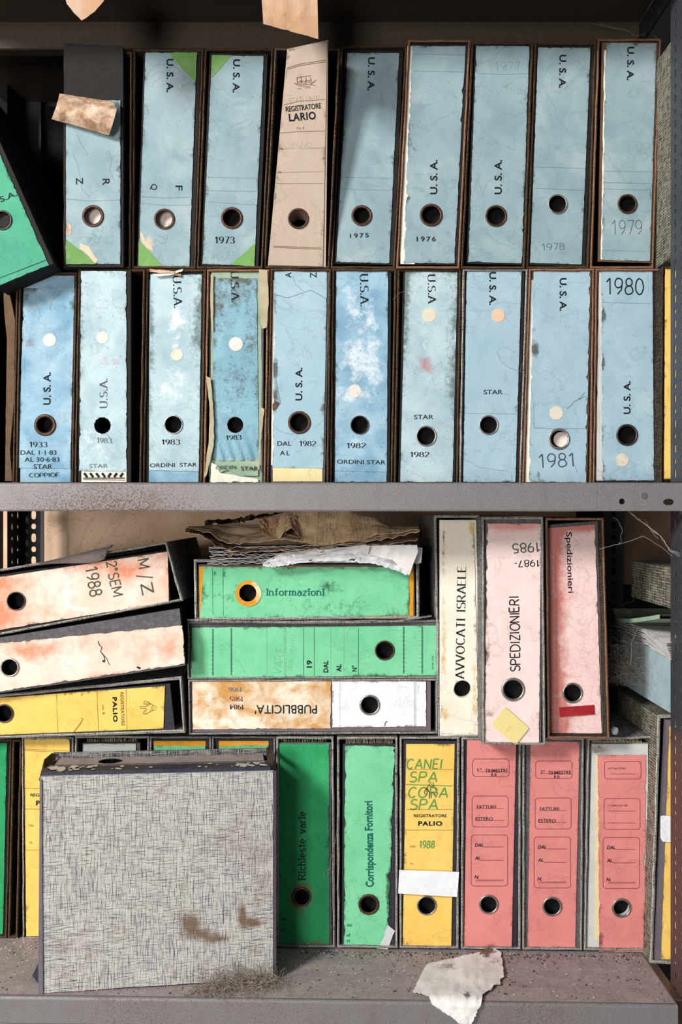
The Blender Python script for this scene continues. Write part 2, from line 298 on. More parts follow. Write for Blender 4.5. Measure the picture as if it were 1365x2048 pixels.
def glyphs(txt, style, sp=.12, seed=0):
    rr = random.Random(seed+len(txt)); V, Fc = [], []; x = 0
    if style == 'serif': wf = lambda dx, dy: .045+.13*abs(dy)**1.5
    elif style == 'slab': wf = lambda dx, dy: .12+.03*abs(dy)
    elif style == 'fat': wf = lambda dx, dy: .17
    elif style == 'thin': wf = lambda dx, dy: .045
    elif style == 'mark': wf = lambda dx, dy: .13
    elif style == 'stencil': wf = lambda dx, dy: .11
    else: wf = lambda dx, dy: .085
    i = 0
    while i < len(txt):
        ch = txt[i]
        if ch == '°': ch = 'o_'
        adv, pl = G.get(ch, G[' ']); j = .035 if style in ('hand', 'thin', 'mark') else 0
        sh = rr.uniform(-.06, .06) if j else 0; dyc = rr.uniform(-.04, .04) if j else 0
        for p in pl:
            q = [(x+a+b*sh+rr.uniform(-j, j)*.4, b+dyc+rr.uniform(-j, j)*.4) for a, b in p]
            if style in ('hand', 'thin', 'mark') or len(p) > 2: stroke(q, wf, V, Fc)
            else: stroke([q[0], ((q[0][0]+q[-1][0])/2, (q[0][1]+q[-1][1])/2), q[-1]], wf, V, Fc)
            if ch == '.': 
                a, b = q[0]; k = len(V); V.extend([(a-.07, b), (a+.07, b), (a+.07, b+.14), (a-.07, b+.14)]); Fc.append((k, k+1, k+2, k+3))
            if style in ('serif', 'slab') and ch not in '.-/':
                tk = .05 if style == 'serif' else .1; hw = .13 if style == 'serif' else .15
                for e, o in ((q[0], q[1]), (q[-1], q[-2])):
                    dx, dy = o[0]-e[0], o[1]-e[1]; l = math.hypot(dx, dy) or 1
                    if abs(dy/l) > .75 and (e[1] < .05 or e[1] > .6) and ch not in 'ceoO0C3S869sa52':
                        yy = min(max(e[1], tk/2), 1-tk/2); k = len(V)
                        V.extend([(e[0]-hw, yy-tk/2), (e[0]+hw, yy-tk/2), (e[0]+hw, yy+tk/2), (e[0]-hw, yy+tk/2)]); Fc.append((k, k+1, k+2, k+3))
        x += adv+sp; i += 1
    return V, Fc
_fc = {}
def sans(txt, bold=0.0, shear=0.0, space=1.0):
    key = (txt, bold, shear, space)
    if key in _fc: return _fc[key]
    c = bpy.data.curves.new('t', 'FONT'); c.body = txt; c.offset = bold; c.shear = shear; c.space_character = space; c.resolution_u = 4
    o = bpy.data.objects.new('t', c); COL.objects.link(o)
    m = bpy.data.meshes.new_from_object(o.evaluated_get(bpy.context.evaluated_depsgraph_get()))
    r = ([(v.co.x, v.co.y) for v in m.vertices], [tuple(p.vertices) for p in m.polygons])
    bpy.data.objects.remove(o); bpy.data.curves.remove(c); bpy.data.meshes.remove(m)
    _fc[key] = r; return r
# ------------------------------------------------------------------ geometry helpers
class Pl:
    """a plane in the scene: Y = y + tx*(X-X0) + tz*(Z-Z0), with (X0, Z0) under pixel (px0, py0); P() gives the point of it seen at a pixel"""
    def __init__(s, y=0.0, tx=0.0, tz=0.0, at=(682, 1024)):
        s.y, s.tx, s.tz = y, tx, tz; s.X0 = (at[0]-CX)*(D+y)/F; s.Z0 = (CY-at[1])*(D+y)/F
    def P(s, px, py, off=0.0):
        dx, dz = (px-CX)/F, (CY-py)/F
        t = (D+s.y-off-s.tx*s.X0-s.tz*s.Z0)/(1-s.tx*dx-s.tz*dz)
        return Vector((t*dx, t-D, t*dz))
def obj(name, V, Fc, mat, parent=None, st=None, label=None, smooth=False):
    base = Vector(parent['o_']) if parent is not None else Vector((0, 0, 0))
    m = bpy.data.meshes.new(name); m.from_pydata([tuple(Vector(v)-base) for v in V], [], Fc)
    if mat: m.materials.append(M[mat] if isinstance(mat, str) else mat)
    if st is not None:
        a = m.color_attributes.new('st', 'FLOAT_COLOR', 'POINT')
        for i, c in enumerate(st): a.data[i].color = (c[0], c[1], c[2], 1)
    if smooth: m.shade_smooth()
    o = bpy.data.objects.new(name, m); COL.objects.link(o)
    if parent is not None:
        o.parent = parent['e_'] if 'e_' in parent else None
    if label: o['label'] = label
    return o
def thing(name, label, cat, base, group=None):
    e = bpy.data.objects.new(name, None); COL.objects.link(e); e.location = base; e.empty_display_size = .02
    e['label'] = label; e['category'] = cat
    if group: e['group'] = group
    return {'o_': tuple(base), 'e_': e}
def sub(T, o): return {'o_': T['o_'], 'e_': o}     # lets sub-parts hang under a part
def nz(a, b, c=0.0): return noise.noise(Vector((a, b, c)))
def quad_uv(q):
    def f(u, v):
        a = (1-u)*(1-v); b = u*(1-v); c = u*v; d = (1-u)*v
        return (a*q[0]+b*q[2]+c*q[4]+d*q[6], a*q[1]+b*q[3]+c*q[5]+d*q[7])
    return f
def stain_at(stains, px, py):
    c = [0, 0, 0]
    for s in stains or ():
        x, y, rx, ry, ch, k = s; d = ((px-x)/rx)**2+((py-y)/ry)**2
        if d < 9: c['rgb'.index(ch)] += k*math.exp(-d)
    return c
def sheet(name, pl, q, mat, T, hole=None, off=.001, thick=.0008, wave=.0008, wf=.02, jag=(0, 0, 0, 0), jf=.12, stains=None, nx=10, ny=36, bow=0, hj=0, seed=0, label=None, edge=0.0, warp=None, hsx=1.0):
    """paper or board covering the pixel quad q (tl tr br bl) on plane pl, with an optional finger hole; returns (object, relief function)"""
    w_ = math.hypot(q[2]-q[0], q[3]-q[1]); h_ = math.hypot(q[6]-q[0], q[7]-q[1]); tr = w_ > h_
    qq = [q[0], q[1], q[6], q[7], q[4], q[5], q[2], q[3]] if tr else q
    f0 = quad_uv(qq); jl, jr, jt, jb = jag if not tr else (jag[2], jag[3], jag[0], jag[1])
    A = w_ if tr else h_; B = h_ if tr else w_
    def J(s, k): return nz(s*jf*.35, seed*3.1+k, 1)+.6*nz(s*jf*1.3, seed*3.1+k, 5)+.5*nz(s*jf*5, seed+k, 7)+(.9 if nz(s*jf*.6, seed+k, 9) > .33 else 0)
    def uv(u, v):
        x, y = f0(u, v); du = 0
        if jl: du += .7*jl*max(0, J(v*A, 2)+.2)*(1-u)**5
        if jr: du -= .7*jr*max(0, J(v*A, 4)+.2)*u**5
        dv = 0
        if jt: dv += jt*max(0, J(u*B, 6)+.2)*(1-v)**40
        if jb: dv -= jb*max(0, J(u*B, 8)+.2)*v**40
        if bow: du += bow*math.sin(math.pi*v)
        return (x+dv, y+du) if tr else (x+du, y+dv)
    def W(px, py):
        r = wave*(nz(px*wf, py*wf*.6, seed)+.5*nz(px*wf*2.7, py*wf*2, seed+4)) if wave else 0
        if warp: r += warp(px, py)
        return r
    V, Fc, ST = [], [], []
    def add(px, py, e=99.0):
        c = stain_at(stains, px, py)
        if edge: c[0] += edge*(math.exp(-(e/5.0)**2)+.5*math.exp(-(e/14.0)**2))*(.6+.8*nz(px*.03, py*.03, seed+2))
        V.append(pl.P(px, py, off+W(px, py))); ST.append(c); return len(V)-1
    def ed(u, v): return min(min(u, 1-u)*B, min(v, 1-v)*A)
    outer = []; inner = []
    def grid(v0, v1, n):
        ids = [[add(*uv(i/nx, v0+(v1-v0)*j/n), ed(i/nx, v0+(v1-v0)*j/n)) for i in range(nx+1)] for j in range(n+1)]
        for j in range(n):
            for i in range(nx): Fc.append((ids[j][i], ids[j+1][i], ids[j+1][i+1], ids[j][i+1]))
        return ids
    if hole:
        hx, hy, hr = hole
        p0, p1 = f0(.5, 0), f0(.5, 1); ax, ay = p1[0]-p0[0], p1[1]-p0[1]; L2 = ax*ax+ay*ay
        vc = ((hx-p0[0])*ax+(hy-p0[1])*ay)/L2; dv = B*.46/A; v0, v1 = max(.02, vc-dv), min(.98, vc+dv)
        n0 = max(2, int(ny*v0)); n1 = max(1, int(ny*(1-v1)))
        g0 = grid(0, v0, n0); g1 = grid(v1, 1, n1)
        per = [(i/nx, v0) for i in range(nx)]+[(1, v0+(v1-v0)*i/nx) for i in range(nx)]+[(1-i/nx, v1) for i in range(nx)]+[(0, v1-(v1-v0)*i/nx) for i in range(nx)]
        pp = [uv(*p) for p in per]; rings = []
        for k in range(6):
            s = k/5; row = []
            for i, (x, y) in enumerate(pp):
                u_, v_ = per[i]; a = math.atan2((v_-(v0+v1)/2)/(v1-v0), u_-.5)
                if tr: a = math.pi/2-a
                r = hr*(1+hj*(nz(i*.55, seed, 3)+.3))
                cx_, cy_ = hx+r*hsx*math.cos(a), hy+r*math.sin(a)
                ss = s**.7
                row.append(add(x+(cx_-x)*ss, y+(cy_-y)*ss, min(ed(*per[i]) if k == 0 else 99, (1-ss)*40+3)))
            rings.append(row)
        m = len(pp)
        for k in range(5):
            for i in range(m): Fc.append((rings[k][i], rings[k+1][i], rings[k+1][(i+1) % m], rings[k][(i+1) % m]))
        inner = rings[-1]
        side_r = [rings[0][i] for i in range(nx, 2*nx+1)]; side_l = [rings[0][(3*nx+i) % m] for i in range(nx+1)]
        chains = [g0[0], [r[-1] for r in g0], side_r, [r[-1] for r in g1], g1[-1][::-1], [r[0] for r in g1][::-1], side_l, [r[0] for r in g0][::-1]]
        outer = chains
    else:
        g = grid(0, 1, ny); outer = [g[0], [r[-1] for r in g], g[-1][::-1], [r[0] for r in g][::-1]]
    def skirt(ch, flip=False):
        bk = []
        for i in ch: V.append(V[i]+Vector((0, thick, 0))); ST.append(ST[i]); bk.append(len(V)-1)
        for a in range(len(ch)-1):
            f = (ch[a], ch[a+1], bk[a+1], bk[a]); Fc.append(f[::-1] if flip else f)
    for ch in outer: skirt(ch)
    if inner: skirt(inner+[inner[0]], True)
    if tr: Fc[:] = [f[::-1] for f in Fc]
    o = obj(name, V, Fc, mat, T, ST, label)
    return o, W
def poly(name, pl, pts, mat, T, off=.002, thick=.0004, jag=0, seed=0, label=None, W=None, stains=None, step=8):
    P2 = []
    for i in range(len(pts)):
        a, b = pts[i], pts[(i+1) % len(pts)]; l = math.hypot(b[0]-a[0], b[1]-a[1]); n = max(1, int(l/step))
        for k in range(n):
            x, y = a[0]+(b[0]-a[0])*k/n, a[1]+(b[1]-a[1])*k/n
            if jag: x += jag*nz(x*.3, y*.3, seed); y += jag*nz(x*.3, y*.3, seed+7)
            P2.append((x, y))
    w_ = W or (lambda x, y: 0)
    V = [pl.P(x, y, off+w_(x, y)) for x, y in P2]; n = len(V)
    tri = tessellate_polygon([[Vector((x, -y, 0)) for x, y in P2]])
    V += [v+Vector((0, thick, 0)) for v in V]
    Fc = [tuple(t) for t in tri]+[(i, (i+1) % n, n+(i+1) % n, n+i) for i in range(n)]
    return obj(name, V, Fc, mat, T, [stain_at(stains, x, y) for x, y in P2]*2, label)
def disc(name, pl, cx, cy, r, mat, T, off, label=None, n=28, thick=.0003, ry=None, W=None):
    return poly(name, pl, [(cx+r*math.cos(a*2*math.pi/n), cy+(ry or r)*math.sin(a*2*math.pi/n)) for a in range(n)], mat, T, off, thick, 0, 0, label, W, None, 99)
def letters(pl, T, W, off, items, mat, name='lettering', label=None):
    """items: (style, text, cx, cy, cap height, length or None, angle) or ('line', points, width); one mesh"""
    V, Fc = [], []
    def put(px, py): V.append(pl.P(px, py, off+W(px, py)))
    for it in items:
        if it[0] == 'line':
            v2, f2 = [], []; stroke(it[1], lambda a, b: it[2], v2, f2); k = len(V)
            for x, y in v2: put(x, y)
            Fc += [tuple(i+k for i in f) for f in f2]; continue
        style, txt, cx_, cy_, h, ln, ang = it[:7]; opt = it[7] if len(it) > 7 else {}
        if style == 'sans': v2, f2 = sans(txt, opt.get('bold', .008), opt.get('shear', 0), opt.get('space', 1.0))
        else: v2, f2 = glyphs(txt, style, opt.get('sp', .14), opt.get('seed', 0))
        if not v2: continue
        x0, x1 = min(v[0] for v in v2), max(v[0] for v in v2); y0, y1 = (min(v[1] for v in v2), max(v[1] for v in v2)) if style == 'sans' else (0, 1)
        sy = h/(y1-y0); sx = ln/(x1-x0) if ln else sy; a = math.radians(ang); ca, sa = math.cos(a), math.sin(a); k = len(V)
        for x, y in v2:
            x = (x-(x0+x1)/2)*sx; y = (y-(y0+y1)/2)*sy
            put(cx_+x*ca-y*sa, cy_-(x*sa+y*ca))
        Fc += [tuple(i+k for i in f) for f in f2]
    o = obj(name, V, Fc, mat, T, None, label)
    if name == 'strands': o['kind'] = 'stuff'
    return o
def rrect(x0, y0, x1, y1, r=6, tilt=0):
    p = []
    for cx_, cy_, a in ((x1-r, y0+r, -90), (x1-r, y1-r, 0), (x0+r, y1-r, 90), (x0+r, y0+r, 180)):
        for k in range(5):
            t = math.radians(a+k*22.5); p.append((cx_+r*math.cos(t), cy_+r*math.sin(t)))
    return [(x, y-(x-x0)*tilt) for x, y in p+[p[0]]]
def ring(pl, cx, cy, ro, ri, mat, T, off=.001, n=36):
    V, Fc = [], []; w_ = ro-ri
    prof = [(ro, -.001), (ro, .0008), (ro-.15*w_, .0020), (ro-.45*w_, .0026), (ri+.25*w_, .0020), (ri+.05*w_, .0006), (ri-.02*w_, -.003), (ri, -.014)]
    for r, z in prof:
        for i in range(n):
            a = 2*math.pi*i/n; j = 1+.012*nz(i*.8, r, 2)
            V.append(pl.P(cx+r*j*math.cos(a), cy+r*j*math.sin(a), off+z))
    for k in range(len(prof)-1):
        for i in range(n): Fc.append((k*n+i, k*n+(i+1) % n, (k+1)*n+(i+1) % n, (k+1)*n+i))
    return obj('finger_ring', V, Fc, mat, T, None, None, True)
def case(pl, q, T, mat='case', edge='edge_brown', wall=4, depth=.28, fray=.8, off=.004, seed=0, edge_w=None, top_open=False, floor_z=None):
    """open-fronted slip case: outer and inner walls, back, and the worn binding on its front rim"""
    f = quad_uv(q); cx_, cy_ = f(.5, .5); n = 14
    segs = [((q[0], q[1]), (q[2], q[3])), ((q[2], q[3]), (q[4], q[5])), ((q[4], q[5]), (q[6], q[7])), ((q[6], q[7]), (q[0], q[1]))]
    def line(inset, j):
        out = []
        # inset corners
        u = inset/max(1, math.hypot(q[2]-q[0], q[3]-q[1])); v = inset/max(1, math.hypot(q[6]-q[0], q[7]-q[1]))
        c = [f(u, v), f(1-u, v), f(1-u, 1-v), f(u, 1-v)]
        for s in range(4):
            a, b = c[s], c[(s+1) % 4]; L = math.hypot(b[0]-a[0], b[1]-a[1]); nx_, ny_ = (b[1]-a[1])/L, -(b[0]-a[0])/L
            for k in range(n):
                t = k/n; d = j*(nz(t*L*.02, s*7+seed, 1)*1.6+nz(t*L*.15, s*7+seed, 3)*.5)*min(1, 6*t, 6*(1-t)); x = a[0]+(b[0]-a[0])*t+nx_*d; y = a[1]+(b[1]-a[1])*t+ny_*d
                out.append((x, y))
        return out
    O, I = line(0, fray), line(wall, fray); N = len(O)
    Vo = [pl.P(x, y, off) for x, y in O]; Vi = [pl.P(x, y, off) for x, y in I]; dy = Vector((0, depth, 0))
    V = Vo+[v+dy for v in Vo]+Vi+[v+dy*.98 for v in Vi]; Fc = []
    for i in range(N):
        j = (i+1) % N
        Fc += [(i, j, N+j, N+i), (2*N+j, 2*N+i, 3*N+i, 3*N+j)]
    Fc.append(tuple(range(N, 2*N))); Fc.append(tuple(range(4*N-1, 3*N-1, -1)))
    o = obj('slip_case', V, Fc, mat, T)
    e = edge_w or wall
    E0, E1, E2 = line(-.35, fray), line(e*.5, fray), line(e+.35, fray)
    V = [pl.P(x, y, off-.0008) for x, y in E0]+[pl.P(x, y, off+.0012) for x, y in E1]+[pl.P(x, y, off-.0008) for x, y in E2]
    Fc = []
    for r in (0, 1):
        for i in range(N): Fc.append((r*N+i, r*N+(i+1) % N, (r+1)*N+(i+1) % N, (r+1)*N+i))
    obj('edge_binding', V, Fc, edge, T)
    return o
NOW = lambda x, y: 0
def base_of(pl, q):
    a, b = pl.P(q[6], q[7]), pl.P(q[4], q[5]); m = (a+b)/2; return (round(m.x, 4), round(m.y, 4), round(min(a.z, b.z), 4))
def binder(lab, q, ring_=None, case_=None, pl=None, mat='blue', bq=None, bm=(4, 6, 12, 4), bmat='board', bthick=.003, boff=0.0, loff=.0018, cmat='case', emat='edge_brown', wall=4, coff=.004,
           jag=(1, 1, 1, 1), stains=None, texts=(), seed=0, group=None, disc_=None, wave=.0005, hj=0, hole_r=None, name='lever_arch_file', cat='binder', under=(), pages=None, dots=(), patches=(), crease=(), cdepth=.28, body=True, warp=None, fray=.8, labelname='spine_label'):
    pl = pl or Pl(0); bq = bq or [q[0]-bm[0], q[1]-bm[1], q[2]+bm[2], q[3]-bm[1], q[4]+bm[2], q[5]+bm[3], q[6]-bm[0], q[7]+bm[3]]
    ref = case_ or bq
    T = thing(name, lab, cat, base_of(pl, ref), group)
    if case_: case(pl, case_, T, cmat, emat, wall, off=coff, seed=seed, depth=cdepth, fray=fray)
    hole = None
    if ring_: cx_, cy_, ro, ri = ring_[:4]; hole = (cx_, cy_, hole_r or (ri+.6*(ro-ri) if ring_[4] else ri))
    sheet('spine', pl, bq, bmat, T, hole, boff, bthick, .0002, seed=seed+50, nx=6, ny=12)
    for k, (uq, um, uj) in enumerate(under):
        sheet('under_label', pl, uq, um, T, hole if uq[1] < (hole or (0, -9e9))[1] < uq[5] and uq[0] < hole[0] < uq[4] else None, boff+.0006, .0004, .0003, jag=uj, nx=8, ny=24, seed=seed+20+k)
    lo, W = sheet(labelname, pl, q, mat, T, hole, boff+loff, .0006, wave, jag=jag, stains=stains, seed=seed, hj=hj, nx=18, ny=60, warp=warp, edge=.22)
    S = sub(T, lo)
    if ring_ and ring_[4]: ring(pl, cx_, cy_, ro, ri, ring_[4], T, boff+loff)
    if body and bthick < .02:      # the file's own covers behind its spine
        V = []; c4 = [pl.P(bq[2*i], bq[2*i+1], boff-.016) for i in range(4)]
        V = c4+[v+Vector((0, .22, 0)) for v in c4]
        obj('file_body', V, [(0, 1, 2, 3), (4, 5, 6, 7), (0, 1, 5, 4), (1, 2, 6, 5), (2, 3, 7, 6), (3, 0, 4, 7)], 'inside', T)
    if disc_: disc('page_stack', pl, disc_[0], disc_[1], disc_[2], 'disc', T, boff-.011, thick=.001)
    for d in dots: disc('round_sticker', pl, d[0], d[1], d[2], d[3] if len(d) > 3 else 'dot', S, boff+loff+.0005, W=W)
    for p in patches: poly('corner_patch' if len(p) < 4 else p[3], pl, p[0], p[1], S, boff+loff+.0005, .0003, p[2], seed, W=W)
    if crease: letters(pl, S, W, boff+loff+.0003, [('line', c[0], c[1]) for c in crease], 'crease', 'crease')['kind'] = 'stuff'
    byink = {}
    for t in texts:
        if t[1][0] == 'line': byink.setdefault(t[0], []).append(t[1])
        else: letters(pl, S, W, boff+loff+.0004, [t[1]], t[0])
    for k, v in byink.items(): letters(pl, S, W, boff+loff+.0004, v, k, 'drawn_lines')['kind'] = 'stuff'
    if pages:      # page edges seen over the spine
        x0, x1, y0, y1, yb = pages; V, Fc = [], []; n = int((x1-x0)/2.2); rr = random.Random(seed)
        for i in range(n):
            x = x0+(x1-x0)*i/n; t = y0+rr.uniform(0, .35)*(y1-y0); a = rr.uniform(-1.5, 1.5)
            for p_, q_ in ((x+a, t), (x+1.1+a, t), (x+1.1, y1), (x, y1)): V.append(pl.P(p_, q_, -.006-rr.uniform(0, .003)))
            k = 8*i
            V += [v+Vector((0, .2, 0)) for v in V[-4:]]
            Fc += [(k, k+1, k+2, k+3), (k, k+1, k+5, k+4), (k+1, k+2, k+6, k+5), (k+3, k, k+4, k+7)]
        o = obj('page_edges', V, Fc, 'pages', T); o['kind'] = 'stuff'
    return T, pl, W, S
def slab(name, pts_front, back, mat, T, st=None, label=None):
    """prism from a list of 3-D points and a depth vector"""
    n = len(pts_front); V = [Vector(p) for p in pts_front]; V += [v+Vector(back) for v in V]
    Fc = [tuple(range(n)), tuple(range(2*n-1, n-1, -1))]+[(i, n+i, n+(i+1) % n, (i+1) % n) for i in range(n)]
    return obj(name, V, Fc, mat, T, st, label)
def box(name, x0, x1, y0, y1, z0, z1, mat, T, label=None):
    return slab(name, [(x0, y0, z0), (x1, y0, z0), (x1, y0, z1), (x0, y0, z1)], (0, y1-y0, 0), mat, T, None, label)
def thread_mesh(name, lines, rad, mat, T, label=None):
    """thin three-sided tubes along 3-D polylines, one mesh"""
    V, Fc = [], []
    for L in lines:
        k = len(V)
        for i, p in enumerate(L):
            a, b = L[max(0, i-1)], L[min(len(L)-1, i+1)]; d = (b-a).normalized() if (b-a).length > 1e-9 else Vector((0, 0, 1))
            s = d.cross(Vector((.3, 1, .2))).normalized(); t = d.cross(s)
            for j in range(3):
                an = j*2.0944; V.append(p+(s*math.cos(an)+t*math.sin(an))*rad)
        for i in range(len(L)-1):
            for j in range(3): Fc.append((k+3*i+j, k+3*i+(j+1) % 3, k+3*i+3+(j+1) % 3, k+3*i+3+j))
    o = obj(name, V, Fc, mat, T, None, label)
    if name == 'strands': o['kind'] = 'stuff'
    return o
# ------------------------------------------------------------------ the setting
def struct(name, o): o['kind'] = 'structure'; o.name = name; return o
struct('wall_back', box('wall_back', -1.6, 1.6, .42, .5, -1.6, 1.6, 'wall', None))
struct('floor', box('floor', -1.6, 1.6, -2.0, .42, -1.65, -1.6, 'shelf_dusty', None))
# ------------------------------------------------------------------ shelving unit
SH = thing('shelving_unit', 'grey slotted-angle metal shelving unit that holds all the files', 'shelving', (0, .05, -1.6))
def ang(x0, x1, y0, y1, z0, z1, name, mat, axis, rows, pitch, hw, hl, T, short=True, thick=.002, z_from=None, z_to=None, phase=0):
    """slotted flange: axis 'x' = lies in a plane of constant X (spans Y), 'y' = constant Y (spans X)"""
    V, Fc = [], []
    a0, a1 = (y0, y1) if axis == 'x' else (x0, x1); cst = x0 if axis == 'x' else y0
    zf, zt = z_from or z0, z_to or z1
    def add(a, z, k):
        V.append((cst+k*thick, a, z) if axis == 'x' else (a, cst+k*thick, z)); return len(V)-1
    def rect(a, b, c, d):
        i = [add(a, c, 0), add(b, c, 0), add(b, d, 0), add(a, d, 0)]; j = [add(a, c, 1), add(b, c, 1), add(b, d, 1), add(a, d, 1)]
        Fc.append(tuple(i)); Fc.append(tuple(reversed(j)))
    if zf > z0: rect(a0, a1, z0, zf)
    n = int((zt-zf)/pitch); cw = (a1-a0)/len(rows)
    for r, rc in enumerate(rows):
        b0 = a0+cw*r; b1 = b0+cw; c = a0+(a1-a0)*rc
        for k in range(n):
            c0 = zf+k*pitch; c1 = c0+pitch; h = hl if ((k+r+phase) % 2 or not short) else hw*1.15; m = 16; zc = (c0+c1)/2
            per = [(b0, c0+pitch*t/4) for t in range(4)]+[(b0+cw*t/4, c1) for t in range(4)]+[(b1, c1-pitch*t/4) for t in range(4)]+[(b1-cw*t/4, c0) for t in range(4)]
            hol = []
            for p in per:
                t = math.atan2((p[1]-zc)/pitch, (p[0]-(b0+b1)/2)/cw); x = c+hw/2*math.cos(t); z = zc+hw/2*math.sin(t)+(h-hw)/2*(1 if math.sin(t) > 0 else -1)*(abs(math.sin(t)) > .01)
                hol.append((x, z))
            L = [[add(p[0], p[1], s) for p in per] for s in (0, 1)]; H = [[add(p[0], p[1], s) for p in hol] for s in (0, 1)]
            for i in range(m):
                j = (i+1) % m
                Fc += [(L[0][i], L[0][j], H[0][j], H[0][i]), (L[1][j], L[1][i], H[1][i], H[1][j]), (H[0][i], H[0][j], H[1][j], H[1][i])]
    top = zf+n*pitch
    if z1 > top: rect(a0, a1, top, z1)
    return obj(name, V, Fc, mat, T)
# posts
ang(.4605, 0, -.150, -.086, -1.6, -.30, 'post', 'post_red', 'x', (.32, .72), .0172, .0065, .0120, SH, z_from=-.75, thick=.0012)
ang(.4605, 0, -.150, -.086, -.30, .95, 'post', 'post', 'x', (.32, .72), .0172, .0065, .0120, SH, thick=.0012)
ang(-.590, 0, .262, .33, -1.6, .95, 'post', 'dark_post', 'x', (.3, .72), .021, .007, .013, SH, z_from=-.1, z_to=.1)
ang(-.590, -.552, .33, 0, -1.6, .95, 'post', 'dark_post', 'y', (.64,), .021, .009, .016, SH, z_from=-.1, z_to=.1, phase=1)
ang(.478, .513, .31, 0, -1.6, .95, 'post', 'dark_post', 'y', (.5,), .021, .008, .014, SH, z_from=-.35, z_to=.1)
ang(.4605, 0, -.086, .075, .716, .95, 'gusset_plate', 'dark_post', 'x', (.1, .3, .5, .7, .9), .018, .006, .010, SH)
box('side_panel', -.600, -.597, .1, .262, -.7, .7, 'shelf', SH)
box('lip_strip', -.552, -.546, .326, .33, -1.6, .03, 'shelf', SH)
# black sheets added for the shade behind the bays, and a brown panel
box('dark_backing', -.95, .95, .345, .348, .045, .95, 'inside', SH)
box('dark_backing', .515, .95, .350, .353, -.135, .045, 'board_brown', SH)
box('dark_backing', .44, .95, .356, .359, -1.6, .045, 'inside', SH)
def prism_x(name, prof, x0, x1, mat, T, zs=0.0, n=40, st=None):
    """profile of (Y, Z) points run along X; zs = drop per metre of X"""
    V, Fc, ST = [], [], []; m = len(prof)
    for i in range(n+1):
        x = x0+(x1-x0)*i/n
        for y, z in prof: V.append((x, y, z-zs*(x-x0)+.0004*nz(x*9, y*20, z*5))); ST.append(st(x, y, z) if st else (0, 0, 0))
    for i in range(n):
        for j in range(m): Fc.append((i*m+j, i*m+(j+1) % m, (i+1)*m+(j+1) % m, (i+1)*m+j))
    Fc.append(tuple(range(m))[::-1]); Fc.append(tuple(range(n*m, n*m+m)))
    return obj(name, V, Fc, mat, T, ST)
def round_lip(yf, zt, h, r=.004, back=.33):
    p = [(back, zt), (yf+r, zt)]
    for k in range(1, 5):
        a = math.radians(22.5*k); p.append((yf+r-r*math.sin(a), zt-r+r*math.cos(a)))
    p += [(yf, zt-h+.002), (yf+.001, zt-h), (yf+.012, zt-h), (yf+.012, zt-h+.0015), (yf+.002, zt-h+.0015), (yf+.0016, zt-.005), (yf+.005, zt-.0016), (back, zt-.0016)]
    return p
rl = lambda x, y, z: (.17*math.exp(-((x+.30)/.16)**2)+.06*(z < .005), 0, 0)
# middle shelf: the lip is built apart from the plate near its bolt holes
P1 = round_lip(-.15, .0392, .0382)
prism_x('shelf_plate', P1, -.62, .340, 'shelf', SH, 0, 70, rl)
prism_x('shelf_plate', [(.33, .0392), (-.146, .0392), (-.1488, .0380), (-.15, .0350), (-.1485, .0350), (-.1475, .0372), (-.145, .0376), (.33, .0376)], .340, .470, 'shelf', SH, 0, 12)
PF = Pl(-.15)
def lipq(a, b): return [a, 970.6, b, 970.6, b, 1022, a, 1022]
sheet('shelf_lip', PF, lipq(1194.2, 1290), 'shelf', SH, (1245, 1003, 6), 0, .0016, 0, nx=6, ny=4)
sheet('shelf_lip', PF, lipq(1290, 1390), 'shelf', SH, (1338, 1004, 6.5), 0, .0016, 0, nx=8, ny=4, hsx=1.65)
disc('rivet', PF, 1289, 991, 6, 'nickel', SH, .002, thick=.003)
disc('bolt_head', PF, 1343, 1003, 3, 'darkring', SH, -.006, thick=.003)
# bottom shelf slopes a little to the right
P2 = round_lip(-.15, -.6410, .0370)
o = prism_x('shelf_plate', P2, -.62, .448, 'shelf', SH, .0135, 70, lambda x, y, z: (.14*(.5+nz(x*6, 2))+.06, 0, 0))
prism_x('shelf_end', [(.33, -.6555), (-.135, -.6555), (-.135, -.6575), (.33, -.6575)], .4485, .459, 'shelf_dark', SH)
# dust lying on it
V, Fc = [], []; nx_, ny_ = 90, 40
for j in range(ny_+1):
    for i in range(nx_+1):
        x = -.62+1.066*i/nx_; y = -.146+.47*j/ny_
        V.append((x, y, -.6410-.0135*(x+.62)+.0006+.0014*max(0, nz(x*30, y*30, 3)+.1)*min(1, j/3)*min(1, (nx_-i)/3)))
for j in range(ny_):
    for i in range(nx_): k = j*(nx_+1)+i; Fc.append((k, k+1, k+nx_+2, k+nx_+1))
o = obj('dust_layer', V, Fc, 'shelf_dusty', SH); o['kind'] = 'stuff'
# top shelf with its stiffening rib, and the shelf below the frame
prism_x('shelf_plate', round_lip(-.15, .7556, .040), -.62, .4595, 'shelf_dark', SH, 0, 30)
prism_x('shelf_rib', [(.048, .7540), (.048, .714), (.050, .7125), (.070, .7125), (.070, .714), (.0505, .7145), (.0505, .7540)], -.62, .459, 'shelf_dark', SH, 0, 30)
prism_x('shelf_plate', round_lip(-.15, -1.040, .037), -.62, .458, 'shelf', SH, 0, 30)

